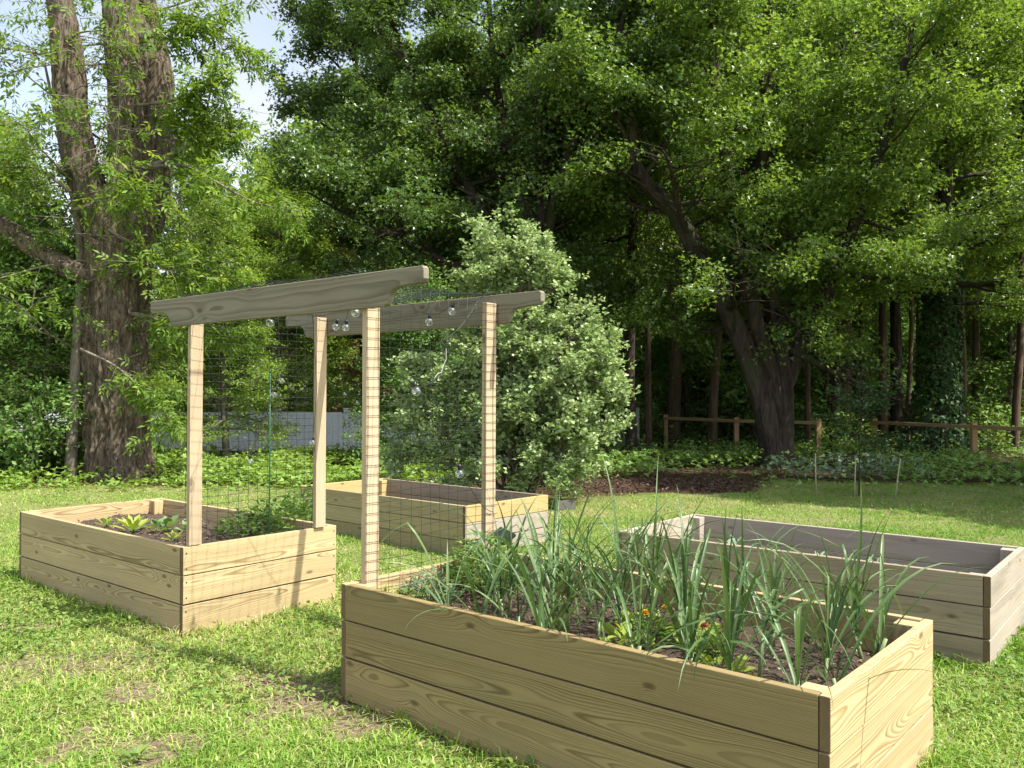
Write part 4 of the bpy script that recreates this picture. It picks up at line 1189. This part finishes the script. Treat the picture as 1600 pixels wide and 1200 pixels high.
# ------------------------------------------------------------------ fences
def rail_fence(label, pts, H=.95, ext=None):
    root = empty('rail_fence', (pts[0][0], pts[0][1], 0), label, 'fence'); O = np.array([pts[0][0], pts[0][1], 0])
    P = [np.array([p[0], p[1], 0.0]) - O for p in pts]
    for p, q in zip(P[:-1], P[1:]):
        d = q - p; L = np.linalg.norm(d); a = math.atan2(d[1], d[0]); nn = np.array([math.sin(a), -math.cos(a), 0])
        board('rail', root, p + nn * .10 + np.array([0, 0, H - .105]), (0, 0, a), L - .004, .038, .045, M['wood_fence'])
        board('top_cap', root, p + nn * .11 + np.array([0, 0, H - .058]), (0, 0, a), L - .004, .14, .035, M['wood_fence'])
    for p in P:
        board('post', root, p + np.array([.07, -.058, -.1]), (0, -HP, 0), H + .14, .12, .12, M['wood_fence'])
    w = []
    for p, q in zip(P[:-1], P[1:]):
        for f in np.linspace(0, 1, int(np.linalg.norm(q - p) / .12)): c = p + (q - p) * f; w.append((np.array([c + [0, 0, .02], c + [0, 0, H - .1]]), .0022, 3))
        for z in np.arange(.05, H - .1, .10): w.append((np.array([p + [0, 0, z], q + [0, 0, z]]), .0022, 3))
    tube_obj('wire_mesh', w, M['wire'], root)
f1 = [gnd(1040, 698), gnd(1150, 708), gnd(1278, 714)]
rail_fence('wooden rail fence section behind the leaning maple', f1)
p1, p2 = gnd(1366, 712), gnd(1521, 727)
rail_fence('wooden rail fence section in front of the brush pile at the right', [p1, p2, p2 + (p2 - p1) * 1.0])

wf = empty('vinyl_fence', (-17, 22.5, 0), 'white vinyl board fence in shade beyond the old tree', 'fence')
FA, FB = np.array([-17, 21.0, 0]), np.array([-2.2, 24.2, 0]); O = np.array([-17, 22.5, 0])
d = FB - FA; L = np.linalg.norm(d); a = math.atan2(d[1], d[0]); dirv = d / L
n = int(L / 2.4)
for k in range(n + 1):
    c = FA + dirv * (k * L / n) - O
    slab('post', wf, (.13, .13, 1.2), c + np.array([0, 0, .55]), (0, 0, a), M['vinyl'], .008)
    slab('post_cap', wf, (.16, .16, .04), c + np.array([0, 0, 1.172]), (0, 0, a), M['vinyl'], .008)
def vinyl_panel(parent, c, ln, a, h, mat):
    """one panel: tongue and groove boards with grooves between"""
    nb = int(ln / .15); w = ln / nb; V = []; Q = []
    prof = []
    for i2 in range(nb):
        prof += [(i2 * w + .004, .011), (i2 * w + .010, .018), ((i2 + 1) * w - .010, .018), ((i2 + 1) * w - .004, .011)]
    prof = np.array(prof); m = len(prof)
    x = prof[:, 0] - ln / 2
    V = np.concatenate([np.stack([x, -prof[:, 1], np.full(m, z)], -1) for z in (0, h)] + [np.stack([x, prof[:, 1], np.full(m, z)], -1) for z in (0, h)])
    i3 = np.arange(m - 1)
    Q = np.concatenate([np.stack([i3, i3 + 1, i3 + 1 + m, i3 + m], -1), np.stack([i3 + 2 * m, i3 + 3 * m, i3 + 1 + 3 * m, i3 + 1 + 2 * m], -1)])
    o = link('panel', np_mesh('panel', V, Q, mat), parent); o.location = c; o.rotation_euler = (0, 0, a)
    slab('rail', parent, (ln, .05, .09), np.array(c) + np.array([0, 0, h + .046]), (0, 0, a), mat, .006)
    slab('rail', parent, (ln, .05, .12), np.array(c) + np.array([0, 0, -.062]), (0, 0, a), mat, .006)
for k in range(n):
    c = FA + dirv * ((k + .5) * L / n) - O
    vinyl_panel(wf, c + np.array([0, 0, .14]), L / n - .136, a, .84, M['vinyl'])
gp1, gp2 = atY(952, 690, 27), atY(992, 690, 26)
gf = empty('vinyl_fence', (gp1[0], gp1[1], 0), 'short pale green vinyl fence panel right of the pale bush', 'fence')
d = gp2 - gp1; a = math.atan2(d[1], d[0]); L = np.hypot(d[0], d[1])
vinyl_panel(gf, np.array([d[0] / 2, d[1] / 2, .14]), L, a, .85, M['vinyl_green'])
for e in (0, 1):
    c = np.array([d[0], d[1], 0]) * e + np.array([math.cos(a), math.sin(a), 0]) * (.075 if e else -.075)
    slab('post', gf, (.13, .13, 1.3), c + np.array([0, 0, .55]), (0, 0, a), M['vinyl_green'], .008)

# ------------------------------------------------------------------ brush pile, canes, block
bp_ = gnd(1420, 700); bp_ = np.array([bp_[0] * 1.12, bp_[1] * 1.12, 0])
pile = empty('brush_pile', bp_, 'heap of dead sticks and brush beyond the right rail fence', 'brush pile')
g = np.random.RandomState(17); w = []
for k in range(240):
    a = g.uniform(0, 6.28); r = 1.5 * g.rand() ** .6
    z = max(.03, 1.15 * (1 - r / 1.7) * g.rand() ** .5)
    p = np.array([math.cos(a) * r, math.sin(a) * r * .7, z]); b = g.uniform(0, 6.28)
    L = g.uniform(.5, 1.9); dd = np.array([math.cos(b), math.sin(b) * .6, g.uniform(-.25, .45)])
    q = wpath(g, p - dd * L * .4, dd, L, 4, .08, 0); q[:, 2] = np.maximum(q[:, 2], .02)
    w.append((q, np.linspace(g.uniform(.012, .03), .006, 5), 5))
tube_obj('sticks', w, M['twig'], pile)

for (a, b), l in (((((1275, 772), (1274, 708))), 'left one of three thin pale canes standing on the back lawn'),
                  ((((1398, 778), (1407, 716))), 'right one of three thin pale canes standing on the back lawn'),
                  ((((1335, 775), (1337, 716))), 'middle one of three thin canes on the back lawn, tied to a young sapling')):
    base = gnd(*a); tp = atY(b[0], b[1], base[1]) - base
    tag(tube_obj('garden_cane', [(np.array([[0, 0, -.05], tp * .5, tp]), [.011, .010, .008], 6)], M['stake_pale']), l, 'cane', 'canes around the young sapling').location = base
sb = gnd(1336, 774); sb[0] += .06
g = np.random.RandomState(66)
tm, cm = tree_parts(g, [(straight(g, 1.9, (.05, 0), 8, .02), .012, .004)], 6, M['bark_dark'], M['leaf_ivy'], 14, .42, lambda t: .55 * (1.3 - t), 9, .085, .5, 'diamond', el=(15, 45), n_sec=4, n_twig=3, twig=(.08, .2), jit=.04)
put_tree('sapling', 'thin young sapling standing among three canes on the back lawn', sb, tm, cm)
cb = gnd(880, 792)
blk = slab('concrete_block', None, (.30, .16, .13), (cb[0], 11.6, .05), (0, 0, .1), M['brick'], .012)
tag(blk, 'low grey concrete block lying at the foot of the pale bush', 'block')

# pale leafy clumps behind the canes
def clump(name, label, loc, n, rad, h, L, mat, seed, kind='oval', group=None, cat='plant', wd=.6, arch=.3):
    """a low plant: short stems carrying leaves"""
    g = np.random.RandomState(seed)
    root = empty(name, loc, label, cat, 0, group)
    a = g.uniform(0, 6.28, n); r = rad * g.rand(n) ** .55; z = h * (.25 + .75 * g.rand(n)) * (1 - .5 * (r / rad) ** 2)
    P = np.stack([np.cos(a) * r, np.sin(a) * r, z], -1)
    w = [(np.array([[0, 0, 0], P[k] * np.array([.45, .45, .6]), P[k]]), [.004, .003, .0015], 4) for k in range(0, n, max(1, n // 22))]
    tube_obj('stem', w, M['stem_pale'], root)
    ax = np.stack([np.cos(a), np.sin(a), g.uniform(-.3, .7, n) + arch], -1) + g.randn(n, 3) * .35
    u = g.randn(n, 3) * .35; u[:, 2] += 1
    Ln = L * g.uniform(.6, 1.25, n)
    link('foliage', leaves_mesh('foliage', P, ax, u, Ln, Ln * wd, g.rand(n), M[mat], kind, .12), root)
    return root
for px, l, s in ((1250, 'pale leafy clump left of the three canes', 1), (1335, 'pale leafy clump right behind the middle cane', 2), (1385, 'pale leafy clump behind the right cane', 3)):
    q = gnd(px, 748); clump('leafy_plant', l, q, 150, .75, .5, .13, 'sage', 200 + s, 'maple', 'pale leafy clumps behind the canes')
q = gnd(1536, 700); clump('leafy_plant', 'bright leafy shrub showing above the right rail fence', (11.9, 21.0, 0), 240, .5, 1.5, .14, 'leaf_cover', 211, 'maple')
clump('leafy_plant', 'round shrub in the gap between the two rail fence sections', (8.6, 21.6, 0), 800, .8, 1.2, .11, 'leaf_under', 212, 'maple')

# ------------------------------------------------------------------ plants in the beds
rp = np.random.RandomState(303)
def ribbon(p0, az, L, w, e0, droop, n=9, twist=0.0):
    """folded strap leaf; returns V (n*3,3), tris, t"""
    d = np.array([math.cos(az), math.sin(az)]); s = np.array([-math.sin(az), math.cos(az), 0])
    kink = int(n * (.45 + .4 * ((az * 7.13 + L * 31.7) % 1))) if ((az * 13.7 + L * 57.3) % 1) < .34 and n < 14 else -1
    pts = [np.array(p0, float)]; e = e0
    for i in range(n - 1):
        t = i / (n - 1)
        e = e - droop * (t ** 1.3) * 1.9 / (n - 1) - (1.25 if i == kink else 0)
        pts.append(pts[-1] + np.array([d[0] * math.cos(e), d[1] * math.cos(e), math.sin(e)]) * L / (n - 1))
    pts = np.array(pts); t = np.linspace(0, 1, n)
    tg = nrm(np.gradient(pts, axis=0)); up = np.cross(np.broadcast_to(s, tg.shape), tg) * -1
    sv = s[None] * np.cos(twist * t)[:, None] + up * np.sin(twist * t)[:, None]
    ww = w * np.minimum(1, (1 - t) * 2.2 + .02) * (.75 + .25 * np.minimum(1, t * 4))
    Lf = pts + sv * ww[:, None] * .5 + up * ww[:, None] * .22; Rt = pts - sv * ww[:, None] * .5 + up * ww[:, None] * .22
    V = np.stack([Lf, pts, Rt], 1).reshape(-1, 3)
    i = np.arange(n - 1) * 3
    Q = np.concatenate([np.stack([i, i + 1, i + 4, i + 3], -1), np.stack([i + 1, i + 2, i + 5, i + 4], -1)])
    return V, Q, np.repeat(t, 3)
def garlic(label, loc, nl, Lm, seed, az0=None, tall=0.0, special=None, group='garlic plants in the near bed'):
    g = np.random.RandomState(seed)
    root = empty('garlic_plant', loc, label, 'garlic plant', 0, group)
    hs = g.uniform(.10, .17) + tall * .5
    lean = g.randn(2) * .02
    tube_obj('stem', [(np.array([[0, 0, -.02], [lean[0] * .5, lean[1] * .5, hs * .5], [lean[0], lean[1], hs]]), [.010, .009, .008], 8)], M['garlic_stem'], root)
    az = g.uniform(0, 6.28) if az0 is None else az0
    VV, QQ, RR, off = [], [], [], 0
    for k in range(nl):
        f = (k + .5) / nl
        a = az + (math.pi if k % 2 else 0) + g.randn() * .45
        L = Lm * g.uniform(.7, 1.15); e0 = np.interp(f, [0, 1], [.85, 1.4]) + g.randn() * .2; dr = np.interp(f, [0, 1], [2.0, .8]) * g.uniform(.3, 1.7)
        V, Q, t = ribbon((lean[0] * f, lean[1] * f, hs * (.35 + .65 * f)), a, L * g.uniform(.75, 1.15), g.uniform(.0085, .0165), e0, dr, 10, g.uniform(-.9, .9))
        V[:, 2] = np.maximum(V[:, 2], .006)
        c = np.clip(g.uniform(.1, .75) + np.where(t > .88, g.uniform(-.1, .45), 0), 0, 1)
        VV.append(V); QQ.append(Q + off); RR.append(c); off += len(V)
    if special is not None:
        for (a, L, e0, dr, w) in special:
            V, Q, t = ribbon((lean[0], lean[1], hs), a, L, w, e0, dr, 16, 0.2)
            VV.append(V); QQ.append(Q + off); RR.append(np.full(len(V), .4)); off += len(V)
    link('foliage', np_mesh('foliage', np.concatenate(VV), [np.concatenate(QQ)], M['garlic'], {'rnd': np.concatenate(RR)}, smooth=True), root)
    return root
M['garlic_stem'] = plain_mat('garlic_stem', (.22, .28, .12), .5)
soilA = HA - .17
gl = 'garlic plant with long arching blue green strap leaves in the near bed'
k = 0
for row, v in enumerate((.17, .40, .62, .84, 1.05)):
    for u in np.arange(.62 + .09 * (row % 2), 2.40, .21):
        k += 1
        uu = u + rp.uniform(-.04, .04); vv = v + rp.uniform(-.04, .04)
        if rp.rand() < .14 or (row == 0 and 1.3 < u < 1.5): continue
        L = np.interp(u, [.6, 1.3, 1.6, 2.3], [.54, .74, .68, .64]) * rp.uniform(.85, 1.12)
        garlic(gl, fA(uu, vv, soilA), rp.randint(8, 12), L, 1000 + k)
garlic('tallest garlic plant, its leaves spearing straight up in the middle of the near bed', fA(1.02, .52, soilA), 8, .62, 2001, tall=.16, group=None)
garlic('upright garlic plant nearest the right end board of the near bed', fA(2.08, .42, soilA), 8, .56, 2002, tall=.10, group=None)
u_dir = -(YA) - HP     # towards the front of the near bed
garlic('garlic plant with one long leaf hanging down over the front board of the near bed', fA(1.28, .10, soilA), 6, .42, 2003, group=None,
       special=[(u_dir + .15, .86, 1.2, 2.75, .020)])
garlic('garlic plant at the left of the row, with leaves leaning toward the solar panel', fA(.52, .62, soilA), 7, .46, 2004, group=None)

def bushy(name, label, loc, n, rad, h, L, mat, seed, kind='diamond', wd=.45, cat='plant', group=None):
    return clump(name, label, loc, n, rad, h, L, mat, seed, kind, group, cat, wd)
bushy('tomato_plant', 'yellow green tomato plant climbing by the back arbor post in the near bed', fA(.27, .80, soilA), 420, .22, .36, .055, 'tomato', 401, 'maple', .6)
bushy('herb_plant', 'feathery blue green herb at the left end of the near bed', fA(.22, .42, soilA), 420, .16, .20, .035, 'bluegreen', 402)
bushy('herb_plant', 'low light green herb in the left corner of the near bed', fA(.16, .22, soilA), 260, .15, .13, .035, 'lettuce', 403)
bushy('herb_plant', 'wispy tomato seedling against the mesh of the near bed', fA(.17, .95, soilA), 300, .16, .34, .045, 'tomato', 404, 'maple', .5)
lt = [(1.45, .45, 'yellow green lettuce clump low among the garlic near the middle of the bed'), (1.72, .62, 'yellow green lettuce clump under the garlic toward the right end'),
      (1.60, .82, 'yellow green lettuce clump along the back board of the near bed'), (1.95, .35, 'yellow green lettuce clump near the front right of the near bed'), (1.35, .75, 'yellow green lettuce clump behind the hanging leaf')]
for s, (u, v, l) in enumerate(lt):
    bushy('lettuce_plant', l, fA(u, v, soilA), 45, .10, .10, .055, 'lettuce', 420 + s, 'oval', .75, 'lettuce', 'lettuce clumps in the near bed')
def flower(label, loc, mat, seed):
    g = np.random.RandomState(seed)
    r = empty('flower', loc, label, 'flower')
    heads = [np.array([g.uniform(-.06, .06), g.uniform(-.06, .06), g.uniform(.12, .2)]) for _ in range(2)]
    tube_obj('stem', [(np.array([[0, 0, 0], h * .6, h]), [.003, .002, .002], 4) for h in heads], M['stem_pale'], r)
    for h in heads:
        P, A, U = [], [], []
        for ring, (el, n) in enumerate(((.1, 10), (.6, 8), (1.1, 5))):
            for q in range(n):
                a = q * 6.283 / n + ring; P.append(h); A.append((math.cos(a) * math.cos(el), math.sin(a) * math.cos(el), math.sin(el))); U.append((-math.cos(a) * math.sin(el), -math.sin(a) * math.sin(el), math.cos(el)))
        P, A, U = map(np.array, (P, A, U))
        link('blossom', leaves_mesh('blossom', P, A, U, .024, .015, g.rand(len(P)), M[mat], 'oval'), r)
    a = g.uniform(0, 6.28, 60); P = np.stack([np.cos(a) * .06 * g.rand(60), np.sin(a) * .06 * g.rand(60), g.uniform(.02, .12, 60)], -1)
    link('foliage', leaves_mesh('foliage', P, np.stack([np.cos(a), np.sin(a), .3 + 0 * a], -1), np.array([[0, 0, 1.0]] * 60) + g.randn(60, 3) * .3, .05, .022, g.rand(60), M['tomato']), r)
flower('orange yellow marigold flowers low among the garlic', fA(1.5, .60, soilA), 'flower_yellow', 5)
flower('reddish flower heads low in front of the back board of the near bed', fA(1.82, .56, soilA), 'flower_red', 6)

soilB = HB - .13
def rosette(name, label, loc, n, L, wd, mat, seed, el=(.3, 1.2), cat='plant', group=None, kind='oval'):
    g = np.random.RandomState(seed)
    r = empty(name, loc, label, cat, 0, group)
    a = np.arange(n) * 2.4 + g.uniform(-.3, .3, n); e = np.linspace(el[1], el[0], n)
    ax = np.stack([np.cos(a) * np.cos(e), np.sin(a) * np.cos(e), np.sin(e)], -1)
    u = np.stack([-np.cos(a) * np.sin(e), -np.sin(a) * np.sin(e), np.cos(e)], -1)
    Ln = L * np.linspace(.6, 1, n) * g.uniform(.85, 1.1, n)
    pet = L * .35
    tube_obj('stem', [(np.array([[0, 0, -.01], ax[k] * pet * .5 + [0, 0, .01], ax[k] * pet]), [.004, .003, .002], 5) for k in range(n)], M['stem_pale'], r)
    link('foliage', leaves_mesh('foliage', ax * pet, ax, u, Ln, Ln * wd, np.clip(g.rand(n), 0, 1), M[mat], kind, .14), r)
    return r
def onz(px, py, z): return gnd(px, py, z)
zb_ = ZB + soilB
rosette('lettuce_plant', 'bright lettuce rosette, the tallest leafy plant in the left bed', onz(208, 832, zb_), 14, .16, .42, 'lettuce', 1, cat='lettuce')
rosette('lettuce_plant', 'small lettuce at the far left of the left bed', onz(166, 823, zb_), 9, .10, .42, 'lettuce', 2, cat='lettuce')
rosette('seedling', 'round leaved squash seedling beside the tall lettuce in the left bed', onz(244, 832, zb_), 6, .12, .8, 'seedling', 3)
rosette('seedling', 'upright round leaved seedling left of the first arbor post', onz(262, 830, zb_), 7, .14, .75, 'seedling', 4, (.5, 1.3))
rosette('seedling', 'pale seedling partly hidden by the first arbor post', onz(294, 832, zb_), 5, .11, .75, 'seedling', 5)
rosette('lettuce_plant', 'low yellow green lettuce in front of the dark soil of the left bed', onz(272, 845, zb_), 8, .09, .5, 'lettuce', 6, cat='lettuce')
bushy('tomato_plant', 'sprawling vine with small leaves along the mesh of the left bed', onz(395, 838, zb_), 380, .30, .20, .06, 'tomato', 430, 'maple', .6)
bushy('tomato_plant', 'leafy vine next to the green stake in the left bed', onz(440, 832, zb_), 420, .26, .33, .065, 'tomato', 431, 'maple', .6)
bushy('tomato_plant', 'dark leafy vine beside the second arbor post in the left bed', onz(472, 822, zb_), 320, .18, .36, .06, 'tomato', 432, 'maple', .6)
zd = ZD + HD - .27
for s, (px, py, l, L) in enumerate(((1098, 852, 'silvery seedling in the back left corner of the grey bed', .13), (1172, 862, 'largest silvery seedling, second from the left in the grey bed', .19),
                                    (1284, 888, 'dim silvery seedling half hidden behind the front board of the grey bed', .14), (1378, 893, 'silvery seedling nearest the right end of the grey bed', .15))):
    q = gnd(px, py, zd)
    c, sn = math.cos(YD), math.sin(YD); dx, dy = q[0] - PD[0], q[1] - PD[1]; v = min(max(dx * sn + dy * c, .3), WD - .25); u = dx * c - dy * sn
    rosette('seedling', l, fD(u, v, HD - .27), 8, L, .5, 'sage', 50 + s, (.35, 1.25), group='silvery seedlings in the grey bed')
# small weed plants along the left bed's foot
for s, (px, py, l) in enumerate(((180, 972, 'round leaved weed at the foot of the left bed'), (205, 976, 'bright upright weed right beside the round leaved one at the left bed'), (135, 980, 'yellowish weed in the lawn left of the left bed'),
                                 (215, 1188, 'leafy weed at the bottom edge of the lawn'))):
    rosette('weed_plant', l, gnd(px, py), 10, .075, .5, 'weed', 80 + s, (.2, 1.0), 'weed')
